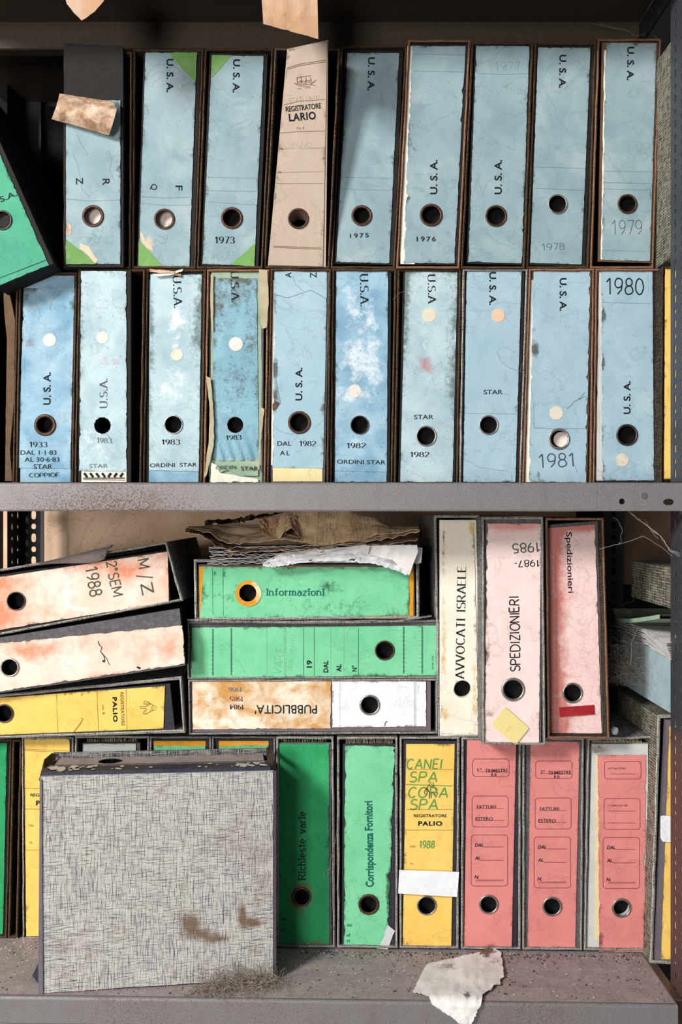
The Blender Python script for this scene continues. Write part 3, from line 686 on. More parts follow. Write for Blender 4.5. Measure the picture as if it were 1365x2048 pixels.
# ------------------------------------------------------------------ top row of files
r1b = [(127, 126), (266, 263), (409, 393), (549, 527), (682, 661), (816, 792), (943, 921), (1069, 1052), (1195, 1180), (1324, 1309)]
r1t = [104, 99, 97, 97, 91, 80, 84, 85, 78]
def c1(i, g=1.2, t=None, b=537): return [r1b[i][0]+g, t or r1t[i], r1b[i+1][0]-g, t or r1t[i], r1b[i+1][1]-g, b, r1b[i][1]+g, b]
ROW1 = 'blue-labelled files on the upper row of the upper shelf'
US = lambda st, cx, cy, h, l, a, **k: (st, 'U. S. A.' if st == 'sans' else 'U.S.A.', cx, cy, h, l, a, {'bold': .022, **k})
# 1 black with a curled label
p1 = Pl(-.02, 0, 0)
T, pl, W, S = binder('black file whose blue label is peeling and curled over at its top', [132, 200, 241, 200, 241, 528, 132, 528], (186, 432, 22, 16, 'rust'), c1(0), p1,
    bq=[128, 86, 246, 92, 247, 534, 128, 534], bthick=.03, boff=0, seed=1, group=ROW1, disc_=(187, 432, 17), stains=[(205, 350, 40, 60, 'r', .12), (180, 385, 60, 6, 'r', .1)], coff=-.012,
    texts=[('k', ('sans', 'Z', 159, 362, 14, 14, -90)), ('k', ('sans', 'R', 212, 364, 14, 13, -90)), ('kpale', ('thin', '72', 190, 475, 20, 18, -100))],
    patches=[([(132, 479), (150, 492), (176, 512), (192, 528), (132, 528)], 'green_patch', 1.5), ([(133, 444), (142, 452), (144, 466), (137, 472), (133, 466)], 'tanback', 2), ([(160, 486), (178, 494), (196, 520), (190, 528), (176, 510), (160, 498)], 'dot_tan', 2)],
    crease=[([(154, 268), (160, 285), (170, 300), (176, 308), (172, 312)], .9), ([(146, 308), (156, 330), (160, 352), (164, 380), (178, 392), (180, 398)], .9), ([(132, 398), (180, 402), (241, 400)], 1.2), ([(216, 300), (224, 318), (220, 340), (228, 360)], .8)])
# the curl: a tongue of paper bent forward and down over the label
V, Fc = [], []; nu, nv = 16, 14
for j in range(nv+1):
    s = j/nv
    for i in range(nu+1):
        u = i/nu; tx_ = 119+117*u; ty_ = 187+18*u; bx = 103+115*u; by = 238+32*u
        a = s*math.pi*.80; px = tx_+(bx-tx_)*(1-math.cos(a*1.25))/2 if a < 2.51 else bx; py = ty_+(by-ty_)*s+2*nz(u*5, s*3)*s
        px = tx_+(bx-tx_)*s**1.3; off = .002+.020*math.sin(math.pi*min(1, s*.8+.06))+.004*u
        V.append(p1.P(px, py, off))
for j in range(nv):
    for i in range(nu): k = j*(nu+1)+i; Fc.append((k, k+1, k+nu+2, k+nu+1))
n = len(V); V += [v+Vector((0, .0006, 0)) for v in V]; Fc += [tuple(n+i for i in f[::-1]) for f in Fc]
obj('curled_flap', V, Fc, 'tanback', T, [(.13+.1*nz(v[0]*60, v[2]*60), .05, 0) for v in V], 'brown dirty back of the peeled label')
V, Fc = [], []
for j in range(11):      # the blue side of the bend, right edge
    s = j/10; py = 205-2+26*s; off = .022*math.cos(s*math.pi/2)+.001
    V += [p1.P(232+2*s-4*(1-s), py+0, off), p1.P(241-3*(1-s)**2, py, off*.8)]
for j in range(10): Fc.append((2*j, 2*j+1, 2*j+3, 2*j+2))
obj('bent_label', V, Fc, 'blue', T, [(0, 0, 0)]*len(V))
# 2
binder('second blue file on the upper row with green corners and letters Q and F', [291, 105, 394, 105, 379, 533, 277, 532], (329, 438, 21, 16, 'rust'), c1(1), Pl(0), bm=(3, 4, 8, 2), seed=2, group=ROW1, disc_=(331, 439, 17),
    stains=[(310, 240, 40, 60, 'r', .06), (380, 150, 14, 20, 'b', .3), (300, 480, 14, 30, 'b', .35)],
    texts=[('k', US('sans', 340, 151, 14, 67, -90)), ('k', ('sans', 'Q', 307, 374, 14, 12, -90)), ('k', ('sans', 'F', 358, 376, 14, 10, -90)), ('kpale', ('thin', '72', 322, 478, 22, 18, -95))],
    patches=[([(336, 105), (394, 105), (391, 163), (372, 145), (350, 120)], 'green_patch', 1.2), ([(278, 481), (300, 503), (326, 533), (277, 532)], 'green_patch', 1.2), ([(284, 464), (292, 480), (304, 492), (308, 502), (296, 496), (286, 486), (280, 470)], 'dot_tan', 2)],
    crease=[([(283, 393), (330, 396), (386, 394)], 1.2), ([(284, 407), (340, 411), (384, 410)], 1), ([(294, 216), (297, 228)], 1.4)])
# 3
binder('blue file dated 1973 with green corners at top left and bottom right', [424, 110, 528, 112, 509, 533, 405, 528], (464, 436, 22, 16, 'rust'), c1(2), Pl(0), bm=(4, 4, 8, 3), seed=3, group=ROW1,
    texts=[('k', US('sans', 473, 152, 14, 67, -91)), ('k', ('serif', '1973', 450, 480, 13, 40, 0))],
    patches=[([(424, 110), (462, 110), (442, 136), (423, 156)], 'green_patch', 1.2), ([(511, 485), (509, 533), (461, 529), (488, 507)], 'green_patch', 1.2)],
    crease=[([(414, 354), (519, 357)], 1), ([(414, 381), (518, 383)], 1), ([(418, 404), (516, 410)], .8)])
# 4 beige, its head leaning out of the case
p4 = Pl(0, 0, -.20, (597, 530))
ship = [[(588, 166), (600, 172), (618, 173), (633, 160), (621, 168), (600, 170), (589, 166)], [(594, 169), (596, 164), (620, 161), (622, 168)], [(594, 155), (622, 151)], [(596, 165)]+arc(599, 160, 4, 6, 180, 360, 8)[::-1], arc(608, 160, 4, 7, 180, 0, 8), arc(617, 158, 4, 7, 180, 0, 8), arc(599, 161, 4, 7, 180, 0, 8),
        [(596, 177), (604, 178)], [(610, 176), (622, 175)], [(622, 170), (632, 171)], [(594, 155), (595, 165)], [(603, 153), (603, 168)], [(612, 152), (612, 168)], [(621, 152), (624, 166)]]
T, pl, W, S = binder('beige ribbed file with a small boat emblem, leaning out at the top', [576, 99, 655, 81, 646, 533, 537, 530], (597, 437, 21, 16, 'rust'), [r1b[3][0]+1.2, 97, r1b[4][0]-1.2, 97, r1b[4][1]-1.2, 537, r1b[3][1]+1.2, 537], p4,
    mat='beige', bq=[575, 98, 657, 80, 652, 534, 536, 531], bmat='beige', bthick=.05, seed=4, coff=-.001, jag=(0, 0, 0, 0), cmat='inside', emat='edge_brown',
    texts=[('k', ('sans', 'REGISTRATORE', 607, 215, 11, 71, 6, {'bold': .02})), ('k', ('sans', 'LARIO', 605, 233, 16, 54, 5, {'bold': .03, 'space': 1.1})), ('kbrown', ('sans', 'Cm. 8', 601, 256, 5, 15, 2)), ('kbrown', ('sans', 'DAL', 562, 297, 5, 11, 0)), ('kbrown', ('sans', 'AL', 560, 344, 5, 9, 0)),
           ('kpale', ('hand', 'STATI UNITI', 608, 199, 10, 60, 5)), ('kpale', ('thin', 'SEGNO', 600, 290, 9, 46, 0)),
           *[('kbrown', ('line', p_, .9)) for p_ in ship if len(p_) > 1],
           ('kbrown', ('line', [(574, 136), (600, 128), (652, 120)], 1.1)), ('kbrown', ('line', [(574, 139), (600, 131), (652, 123.5)], 1.1)), ('kbrown', ('line', [(567, 210), (600, 202), (650, 199)], .9)), ('kbrown', ('line', [(560, 266), (600, 263), (650, 262)], 1)),
           ('kbrown', ('line', [(558, 298), (648, 296)], .6)), ('kbrown', ('line', [(556, 345), (648, 343)], .6)), ('kbrown', ('line', [(553, 367), (648, 367)], .8)), ('kbrown', ('line', [(547, 492), (644, 496)], 1)), ('kbrown', ('line', [(547, 494.5), (644, 498.5)], 1))])
# 5
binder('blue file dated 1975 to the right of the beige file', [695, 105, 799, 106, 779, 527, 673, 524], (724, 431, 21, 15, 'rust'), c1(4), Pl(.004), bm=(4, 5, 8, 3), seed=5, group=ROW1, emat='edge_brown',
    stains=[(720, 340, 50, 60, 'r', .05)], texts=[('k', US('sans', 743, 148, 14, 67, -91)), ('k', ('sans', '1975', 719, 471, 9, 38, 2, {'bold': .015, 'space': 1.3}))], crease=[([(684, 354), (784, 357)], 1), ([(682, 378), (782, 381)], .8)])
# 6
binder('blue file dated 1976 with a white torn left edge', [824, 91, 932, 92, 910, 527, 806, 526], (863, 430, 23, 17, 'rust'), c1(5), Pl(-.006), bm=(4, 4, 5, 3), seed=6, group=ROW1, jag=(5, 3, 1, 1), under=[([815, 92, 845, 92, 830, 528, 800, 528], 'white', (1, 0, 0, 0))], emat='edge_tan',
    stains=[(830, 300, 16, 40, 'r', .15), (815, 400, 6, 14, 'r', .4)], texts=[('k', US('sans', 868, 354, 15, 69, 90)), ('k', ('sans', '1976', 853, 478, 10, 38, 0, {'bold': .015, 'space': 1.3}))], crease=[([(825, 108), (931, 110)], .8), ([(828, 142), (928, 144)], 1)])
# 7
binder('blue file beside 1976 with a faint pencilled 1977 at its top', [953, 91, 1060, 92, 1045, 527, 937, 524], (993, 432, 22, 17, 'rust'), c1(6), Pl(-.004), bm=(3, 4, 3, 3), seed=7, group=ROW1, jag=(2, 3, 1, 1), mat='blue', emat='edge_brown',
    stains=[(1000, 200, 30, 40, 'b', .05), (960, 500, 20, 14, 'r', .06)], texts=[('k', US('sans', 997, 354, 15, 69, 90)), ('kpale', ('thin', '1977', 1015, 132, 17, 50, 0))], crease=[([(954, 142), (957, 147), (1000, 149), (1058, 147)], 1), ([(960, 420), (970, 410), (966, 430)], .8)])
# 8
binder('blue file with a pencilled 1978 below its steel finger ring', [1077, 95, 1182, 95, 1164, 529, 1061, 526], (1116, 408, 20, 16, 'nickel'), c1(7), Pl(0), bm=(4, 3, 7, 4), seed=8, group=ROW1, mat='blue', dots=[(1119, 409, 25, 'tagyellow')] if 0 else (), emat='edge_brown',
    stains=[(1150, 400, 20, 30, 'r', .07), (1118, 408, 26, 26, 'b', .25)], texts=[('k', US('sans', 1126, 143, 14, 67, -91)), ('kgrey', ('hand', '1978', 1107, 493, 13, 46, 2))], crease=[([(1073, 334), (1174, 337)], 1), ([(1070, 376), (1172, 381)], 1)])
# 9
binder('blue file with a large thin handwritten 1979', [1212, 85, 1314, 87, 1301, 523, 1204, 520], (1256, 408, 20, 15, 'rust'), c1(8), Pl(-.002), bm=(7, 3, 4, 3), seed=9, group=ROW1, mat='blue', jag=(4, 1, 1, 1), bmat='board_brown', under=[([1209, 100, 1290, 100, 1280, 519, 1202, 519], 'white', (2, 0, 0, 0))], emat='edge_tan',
    stains=[(1256, 408, 25, 25, 'b', .25), (1300, 385, 20, 8, 'r', .1)], texts=[('k', US('sans', 1262, 127, 14, 67, -91)), ('pen', ('thin', '1979', 1255, 454, 28, 60, 0))], crease=[([(1210, 342), (1310, 344)], 1), ([(1208, 365), (1308, 367)], 1), ([(1207, 378), (1306, 380)], 1), ([(1204, 500), (1304, 504)], .8)])
# 10: only its cloth-covered left side shows
T = thing('lever_arch_file', 'file showing only its light woven side, at the right end of the upper row', 'binder', (.50, -.08, .36))
slab('slip_case', [(.4690, -.083, .3625), (.552, -.083, .3625), (.552, -.083, .668), (.4690, -.083, .668)], (0, .28, 0), 'case_light', T)
slab('spine', [(.470, -.086, .366), (.546, -.086, .366), (.546, -.086, .664), (.470, -.086, .664)], (0, .003, 0), 'board', T)
# leaning green file at the left
pa = Pl(-.05)
T, pl, W, S = binder('teal green file tipping over at the left edge of the upper row', [-174, 182, -74, 141, 98, 530, -2, 571], (4, 440, 20, 16, 'darkring'), None, pa, mat='green_teal', bq=[-180, 181, -66, 134, 107, 527, -6, 575], bthick=.003, seed=10, jag=(1, 3, 1, 1), coff=0,
    texts=[('k', ('sans', 'U.S.A.', 6, 397, 11, 58, 22)), ('k', ('line', [(-16, 562), (92, 520)], 1))], body=False)
slab('file_body', [pa.P(x, y, -.004) for x, y in ((-182, 182), (-66, 134), (107, 527), (-6, 576))], (0, .26, 0), 'board', T)

# ------------------------------------------------------------------ second row
r2b = [(38, 30), (156, 148), (292, 284), (414, 406), (541, 533), (664, 659), (795, 787), (925, 918), (1058, 1044), (1191, 1185), (1321, 1319)]
r2t = [545, 539, 539, 539, 538, 538, 538, 538, 538, 538]
def c2(i, g=1.2): return [r2b[i][0]+g, r2t[i], r2b[i+1][0]-g, r2t[i], r2b[i+1][1]-g, 970.5, r2b[i][1]+g, 970.5]
ROW2 = 'blue-labelled files on the lower row of the upper shelf'
T, pl, W, S = binder('water-stained blue file dated 1.1.83 to 30.6.83, leftmost of the lower row', [47, 576, 149, 577, 141, 938, 36, 936], (90, 850, 22, 15, 'rust'), c2(0), Pl(0), bq=[46, 549, 152, 550, 144, 968, 38, 968], seed=11, group=ROW2, mat='blue_stain', jag=(2, 1, 0, 1), under=[([50, 551, 149, 551, 141, 964, 40, 964], 'blue_stain', (1, 1, 1, 0))],
    stains=[(120, 610, 24, 24, 'r', .22), (60, 680, 14, 50, 'b', .25), (90, 600, 30, 60, 'g', .12), (100, 760, 40, 80, 'g', .12), (60, 590, 20, 16, 'r', .2)], dots=[(99, 680, 13)],
    texts=[('k', US('sans', 94, 777, 15, 65, 90)), ('kworn', ('serif', '1933', 77, 889, 10, 36, 0)), ('kworn', ('sans', 'DAL 1·1·83', 77, 905, 9, 72, 0)), ('kworn', ('sans', 'AL 30·6·83', 84, 919, 9, 70, 0)), ('k', ('sans', 'STAR', 86, 933, 9, 38, 0))], crease=[([(100, 620), (104, 600), (116, 590), (124, 580)], 1), ([(70, 600), (80, 625), (76, 640)], .8)])
letters(pl, T, NOW, .0015, [('stencil', 'COPPIOF', 88, 950, 8, 60, 1)], 'kworn')
T, pl, W, S = binder('bleached blue file with a torn ringless hole and striped paper at its foot', [162, 542, 253, 542, 254, 944, 158, 942], (205, 851, 17, 16, None), c2(1), Pl(-.012), bq=[160, 540, 262, 540, 262, 966, 156, 966], bthick=.022, seed=12, group=ROW2, mat='blue_faded', hj=.13, coff=-.004,
    jag=(3, 3, 1, 1), stains=[(205, 620, 50, 60, 'r', .13), (215, 725, 30, 14, 'b', .36), (200, 690, 50, 60, 'r', .1), (200, 880, 50, 60, 'g', .2), (170, 700, 10, 200, 'g', .12)], dots=[(205, 675, 12)],
    under=[([163, 930, 253, 930, 253, 964, 163, 964], 'white', (0, 0, 0, 0))],
    texts=[('kpurple', US('serif', 207, 787, 15, 60, 90)), ('kgrey', ('serif', '1983', 209, 881, 10, 30, -2)), ('kgrey', ('sans', 'STAR', 197, 932, 8, 38, 0))], crease=[([(213, 866), (220, 876), (226, 888)], 1.4)])
letters(pl, sub(T, T['e_']), NOW, .0016, [('line', [(168+12*k, 946), (174+12*k, 954)], 4.5) for k in range(4)]+[('line', [(246-12*k, 946), (240-12*k, 954)], 4.5) for k in range(3)]+[('line', [(166, 956), (250, 956)], 1.6), ('line', [(166, 959), (250, 960)], .8)], 'k', 'stripes')
T, pl, W, S = binder('blue file dated 1983 marked ORDINI STAR with a thin steel ring', [301, 549, 404, 549, 398, 943, 298, 941], (347, 849, 19, 16, 'nickel'), c2(2), Pl(0), bq=[296, 542, 410, 542, 402, 968, 292, 968], seed=13, group=ROW2, mat='blue_faded', under=[([299, 560, 403, 560, 397, 964, 298, 964], 'blue_stain', (0, 0, 0, 0))],
    stains=[(395, 620, 14, 120, 'r', .22), (306, 700, 10, 120, 'r', .2), (350, 640, 25, 60, 'g', .3), (350, 770, 40, 60, 'g', .25), (380, 680, 20, 60, 'r', .14)], dots=[(354, 709, 12, 'dot_cream')],
    texts=[('k', US('serif', 355, 583, 16, 66, -88)), ('k', ('serif', '1983', 342, 884, 10, 37, 0)), ('k', ('sans', 'ORDINI  STAR', 347, 930, 8, 94, 1)), ])
PT = thing('torn_paper', 'torn brown paper shreds wedged above the third file of the lower row', 'paper', Pl(0).P(332, 545))
for k, q_ in enumerate([[(299, 538), (330, 541), (364, 548), (362, 553), (330, 548), (300, 543)], [(305, 548), (340, 546), (366, 538), (365, 542), (340, 551), (312, 553)], [(298, 543), (318, 539), (350, 543), (348, 546), (318, 545)]]):
    poly('paper_shred', Pl(-.006-.002*k), q_, 'tanback' if k != 1 else 'white', PT, .0, .0006, 1.5, k)
T, pl, W, S = binder('mouldy blue file wrapped in torn yellowed film', [428, 556, 514, 556, 518, 921, 425, 921], (471, 850, 17, 16, None), c2(3), Pl(0), bq=[420, 541, 528, 541, 526, 966, 418, 966], bmat='board_grey', seed=14, group=ROW2, mat='blue_mould', hj=.05, emat='edge_tan',
    under=[([423, 541, 524, 541, 524, 966, 420, 966], 'olive', (2, 2, 1, 1))], warp=lambda x, y: .0016*math.sin((x-.35*y)*.32)*max(0, (y-860)/60) if y > 860 else 0,
    stains=[(490, 570, 30, 40, 'r', .2), (455, 600, 30, 60, 'r', .13), (470, 640, 50, 100, 'r', .08), (500, 650, 16, 60, 'r', .12), (440, 600, 12, 60, 'r', .12), (475, 750, 40, 60, 'r', .17), (450, 650, 12, 60, 'g', .2), (470, 800, 50, 40, 'r', .12), (495, 690, 16, 20, 'r', .12), (465, 900, 50, 30, 'b', .0)], dots=[(472, 688, 14)],
    texts=[('k', US('serif', 470, 573, 15, 64, -88)), ('k', ('serif', '1983', 468, 875, 9, 31, 2)), ])
letters(pl, T, NOW, .0062, [('sans', 'STAR', 499, 937, 8, 34, 0), ('stencil', 'ORDIN', 452, 935, 7, 40, 2)], 'kworn')
poly('film_strip', pl, [(518, 538), (535, 540), (538, 600), (534, 655), (524, 658), (519, 600)], 'plastic', T, .008, .0005, 1.5, 3)
poly('film_strip', pl, [(412, 752), (422, 756), (428, 840), (428, 890), (414, 950), (408, 958), (418, 880), (420, 820)], 'plastic', T, .008, .0005, 1.5, 4)
poly('film_strip', pl, [(523, 815), (529, 818), (522, 880), (519, 940), (516, 940), (519, 870)], 'plastic', T, .006, .0005, 1, 5)
poly('film_strip', pl, [(422, 548), (427, 550), (427, 660), (423, 664), (421, 600)], 'plastic', T, .005, .0005, 1, 6)
poly('torn_sheet', pl, [(424, 926), (434, 930), (440, 946), (470, 950), (516, 958), (518, 964), (420, 964)], 'white', T, .005, .0006, 3, 8)
poly('film_strip', pl, [(432, 932), (518, 928), (516, 952), (480, 952), (456, 940), (440, 946)], 'olive', T, .004, .0005, 2, 9)
T, pl, W, S = binder('blue file marked DAL 1982 AL with the letters A and Z at its top', [549, 540, 655, 540, 647, 937, 545, 935], (599, 845, 23, 17, 'rust'), c2(4), Pl(-.004), bq=[546, 539, 659, 539, 650, 968, 541, 968], bmat='board_grey', seed=15, group=ROW2, mat='blue_clean', jag=(3, 1, 0, 1), under=[([546, 560, 570, 560, 566, 930, 542, 930], 'white', (1, 0, 0, 0)), ([546, 925, 645, 925, 645, 963, 546, 963], 'cream', (0, 0, 0, 0))],
    stains=[(551, 800, 5, 22, 'r', .6), (552, 740, 5, 20, 'r', .4), (600, 640, 60, 60, 'g', .05), (644, 820, 8, 14, 'r', .3)],
    texts=[('k', ('sans', 'A', 577, 550, 12, 11, 90)), ('k', ('sans', 'Z', 627, 550, 13, 11, 90)), ('k', US('sans', 598, 768, 14, 66, 90)), ('k', ('sans', 'DAL', 569, 887, 9, 28, 0)), ('k', ('serif', '1982', 616, 887, 10, 33, 0)), ('k', ('sans', 'AL', 570, 906, 9, 20, 0, {'space': 1.3}))],
    crease=[([(549, 588), (562, 592), (575, 596), (590, 591), (606, 586), (622, 580), (640, 590), (653, 598)], 1.6), ([(586, 552), (592, 570), (606, 582)], 1), ([(551, 755), (555, 775), (558, 792), (562, 808)], 2.0), ([(545, 850), (560, 862), (580, 868), (600, 868)], .9), ([(641, 910), (645, 904)], 2), ([(645, 820), (648, 840), (630, 856)], .8)])
poly('dirt_speckle', pl, [(546, 808), (554, 802), (560, 806), (554, 815), (546, 820)], 'char', T, .0035, .0006, 2, 2)
binder('streaky bright blue file dated 1982 marked ORDINI STAR', [673, 541, 777, 542, 774, 964, 670, 964], (720, 850, 19, 16, 'darkring'), c2(5), Pl(0), bm=(3, 3, 6, 3), seed=16, group=ROW2, mat='blue_stain',
    stains=[(700, 600, 20, 60, 'g', .3), (740, 640, 24, 60, 'g', .3), (710, 720, 40, 40, 'g', .35), (700, 790, 30, 20, 'g', .4), (750, 760, 20, 60, 'g', .25), (720, 880, 60, 40, 'g', .2)], dots=[(710, 782, 13, 'dot')],
    texts=[('k', US('serif', 729, 580, 16, 66, -89)), ('k', ('serif', '1982', 713, 891, 10, 38, 0)), ('k', ('sans', 'ORDINI STAR', 723, 924, 8.5, 97, -1))], crease=[([(670, 942), (774, 944)], 1)])
binder('pale mottled blue file dated 1982 with STAR above its ring', [811, 542, 916, 544, 906, 964, 801, 964], (853, 872, 21, 17, 'nickel'), c2(6), Pl(0), bm=(4, 3, 4, 3), seed=17, group=ROW2, mat='blue_faded',
    stains=[(902, 700, 20, 150, 'r', .24), (850, 560, 60, 30, 'r', .1), (815, 640, 10, 100, 'r', .26), (858, 730, 24, 26, 'b', .36), (850, 660, 20, 60, 'g', .2), (850, 770, 40, 40, 'r', .12), (860, 930, 60, 40, 'g', .1)], dots=[(859, 630, 14, 'dot_cream')],
    texts=[('k', ('serif', 'U.S.A', 864, 578, 15, 60, -89)), ('k', ('sans', 'STAR', 848, 834, 9, 39, 0)), ('k', ('serif', '1982', 840, 909, 10, 38, 0))])
binder('clean blue file marked STAR with a tan round sticker', [934, 540, 1044, 541, 1032, 964, 927, 964], (978, 850, 20, 16, 'nickel'), c2(7), Pl(0), bm=(4, 2, 6, 3), seed=18, group=ROW2, mat='blue_clean', emat='edge_grey', dots=[(997, 631, 13.5, 'dot_tan')], stains=[(984, 852, 24, 22, 'b', .3)],
    texts=[('k', US('sans', 986, 577, 14, 66, -90)), ('k', ('sans', 'STAR', 987, 784, 9, 38, 0))], crease=[([(933, 827), (1036, 828)], 1), ([(970, 788), (1018, 788), (1018, 806)], .6), ([(934, 920), (960, 935), (1024, 944), (1024, 962)], .8), ([(994, 705), (1005, 725), (1020, 736), (1034, 742)], .8)])
T, pl, W, S = binder('pale blue file with large handwritten 1981 and white paper behind its ring', [1067, 540, 1182, 542, 1173, 965, 1058, 964], (1119, 878, 22, 17, 'nickel'), c2(8), Pl(-.004), bq=[1064, 538, 1184, 538, 1175, 968, 1050, 968], bmat='board_brown', seed=19, group=ROW2, mat='blue_clean', jag=(4, 5, 2, 1), disc_=(1123, 879, 15), under=[([1062, 560, 1092, 560, 1085, 964, 1051, 964], 'white', (2, 0, 0, 0))], emat='edge_tan',
    stains=[(1073, 700, 8, 22, 'r', .45), (1078, 950, 6, 6, 'r', .5), (1160, 800, 20, 8, 'r', .15)], dots=[(1113, 826, 13.5, 'dot_cream')],
    texts=[('k', US('sans', 1127, 589, 14, 66, -90)), ('pen', ('hand', '1981', 1113, 920, 27, 70, 2))], crease=[([(1069, 856), (1120, 858), (1170, 857)], 1.3), ([(1068, 800), (1069, 856)], 1), ([(1170, 785), (1162, 796), (1150, 803), (1142, 812), (1134, 818)], 2), ([(1172, 792), (1158, 800)], 1.4), ([(1145, 920), (1152, 936), (1156, 945)], 1)])
binder('blue file with large handwritten 1980 across its top', [1203, 538, 1306, 540, 1309, 961, 1205, 961], (1255, 870, 22, 17, 'darkring'), c2(9), Pl(-.004), bq=[1196, 536, 1312, 538, 1314, 968, 1192, 968], seed=20, group=ROW2, mat='blue_clean', jag=(5, 1, 1, 1), under=[([1198, 540, 1225, 540, 1222, 961, 1192, 961], 'greycard', (2, 0, 0, 0))], emat='edge_tan',
    stains=[(1255, 850, 50, 50, 'r', .07), (1206, 630, 6, 12, 'r', .6), (1206, 730, 5, 12, 'r', .5), (1260, 940, 60, 30, 'r', .1)], dots=[(1245, 920, 13, 'dot_cream')],
    texts=[('k', ('hand', '1980', 1251, 572, 32, 76, -1)), ('k', US('sans', 1255, 795, 14, 66, 90))], crease=[([(1204, 605), (1304, 607)], 1)])
# yellow file behind the post, and the case at the left end
binder('yellow-labelled file at the right end of the lower row, behind the slotted post', [1331, 537, 1420, 537, 1420, 958, 1329, 958], None, [1325, 534, 1440, 534, 1440, 972, 1322, 972], Pl(-.03), mat='yellow', bm=(2, 2, 8, 4), seed=21, emat='edge_brown', wall=3)
T = thing('slip_case', 'dark case with a bowed brown card edge at the left end of the lower row', 'case', Pl(0).P(-30, 971))
case(Pl(0), [-90, 556, 37, 551, 29, 970.5, -90, 970.5], T, 'case', 'edge_brown', 4, off=.004, seed=31)
poly('bowed_card', Pl(0), [(7, 575), (20, 590), (30, 640), (28, 800), (20, 900), (24, 962), (10, 962), (12, 800), (14, 680), (8, 620)], 'board_brown', T, .002, .02, .6, 3)
# ------------------------------------------------------------------ lower shelf: files standing on the shelf
def fz(px): return 1886.5+px/1365*16
def gc(x0t, x1t, x0b, x1b, t, b=None): return [x0t+1.2, t, x1t-1.2, t, x1b-1.2, b or fz(x1b), x0b+1.2, b or fz(x0b)]
ROWG = 'files standing on the bottom shelf'
pb = Pl(.02)
def fb(px): z = -.6410-.0135*(((px-CX)*1.42/F)+.62); return CY-z*F/1.42
T, pl, W, S = binder('dark green file at the left end of the bottom row', [-90, 1486, 14, 1486, 6, 1868, -90, 1868], None, [-92, 1478, 24, 1478, 14, 1876, -92, 1876], pb, mat='green_deep', bm=(2, 4, 4, 4), seed=40, wall=4, emat='edge_brown')
T = thing('slip_case', 'dark brown woven empty case between the green and yellow files at left', 'case', pb.P(30, 1876))
case(pb, [25.5, 1479, 44, 1479, 36, 1876, 16, 1876], T, 'case', 'edge_brown', 4, seed=41)
binder('yellow file half hidden behind the woven box at the left of the bottom row', [48, 1478, 139, 1478, 150, 1873, 52, 1873], None, [44, 1474, 147.5, 1474, 154, 1877, 46, 1877], pb, mat='yellow', bm=(2, 3, 5, 3), seed=42, emat='edge_grey', wall=3, bmat='board_navy',
    texts=[('k', ('sans', 'REGISTRATORE', 94, 1590, 6, 66, 0, {'bold': .02})), ('k', ('sans', 'PALIO', 96, 1606, 10, 48, 0, {'bold': .04, 'space': 1.15})), ('kbrown', ('line', [(48, 1498), (138, 1502)], .8)), ('kbrown', ('line', [(48, 1501), (138, 1505)], .8)), ('kbrown', ('line', [(49, 1577), (142, 1577)], .8)), ('kbrown', ('line', [(50, 1618), (144, 1618)], .8)), ('kbrown', ('sans', 'DAL', 63, 1651, 4, 9, 0)), ('kbrown', ('sans', 'AL', 62, 1685, 4, 7, 0)), ('kbrown', ('line', [(51, 1700), (146, 1700)], .7))])
binder('file with a plain grey-white spine and loose pages behind the woven box', [166, 1487, 272, 1487, 272, 1870, 166, 1870], None, [150.5, 1472, 299, 1472, 299, 1877, 150.5, 1877], pb, mat='greycard', bq=[165, 1486, 280, 1486, 280, 1871, 165, 1871], bmat='board_grey', bthick=.012, seed=43, emat='edge_grey', wall=4, pages=(174, 274, 1476, 1489, 0), cmat='case_grey')
for k, (x0, x1, xl, xr) in enumerate([(301, 422.5, 308, 411), (425, 551, 439, 537)]):
    binder(('first' if k == 0 else 'second')+' green file with an ochre top strip from the left, behind the woven box', [xl, 1491, xr, 1491, xr, 1868, xl, 1868], None, [x0, 1473, x1, 1473, x1, 1877, x0, 1877], pb, mat='green', bq=[x0+4, 1478, x1-4, 1476, x1-4, 1873, x0+4, 1873], bmat='board_navy', seed=44+k, emat='edge_grey', wall=3, jag=(0, 0, 3, 0), under=[([xl-1, 1482, xr+.5, 1482, xr+.5, 1520, xl-1, 1520], 'orange_patch', (1, 1, 0, 0))], cmat='case_grey')
binder('green file labelled Richieste varie, half in the shadow of the woven box', [556, 1487, 659, 1487, 659, 1890, 556, 1890], (604, 1794, 19, 14, 'darkring'), gc(552, 669, 552, 672, 1474), Pl(0), mat='green_deep', bq=[554, 1485, 662, 1485, 664, 1892, 554, 1892], bmat='board_grey', seed=46, emat='edge_grey', cmat='case_grey',
    jag=(0, 2, 1, 0), stains=[(620, 1700, 30, 100, 'r', .12), (604, 1794, 27, 27, 'b', .6), (610, 1886, 60, 5, 'b', .4)], pages=(560, 655, 1478, 1489, 0),
    texts=[('k', ('slab', 'Richieste varie', 604, 1692, 15, 138, 90)), ('k', ('sans', 'dal', 567, 1838, 5, 9, 0)), ('k', ('sans', 'al', 565, 1859, 5, 7, 0))])
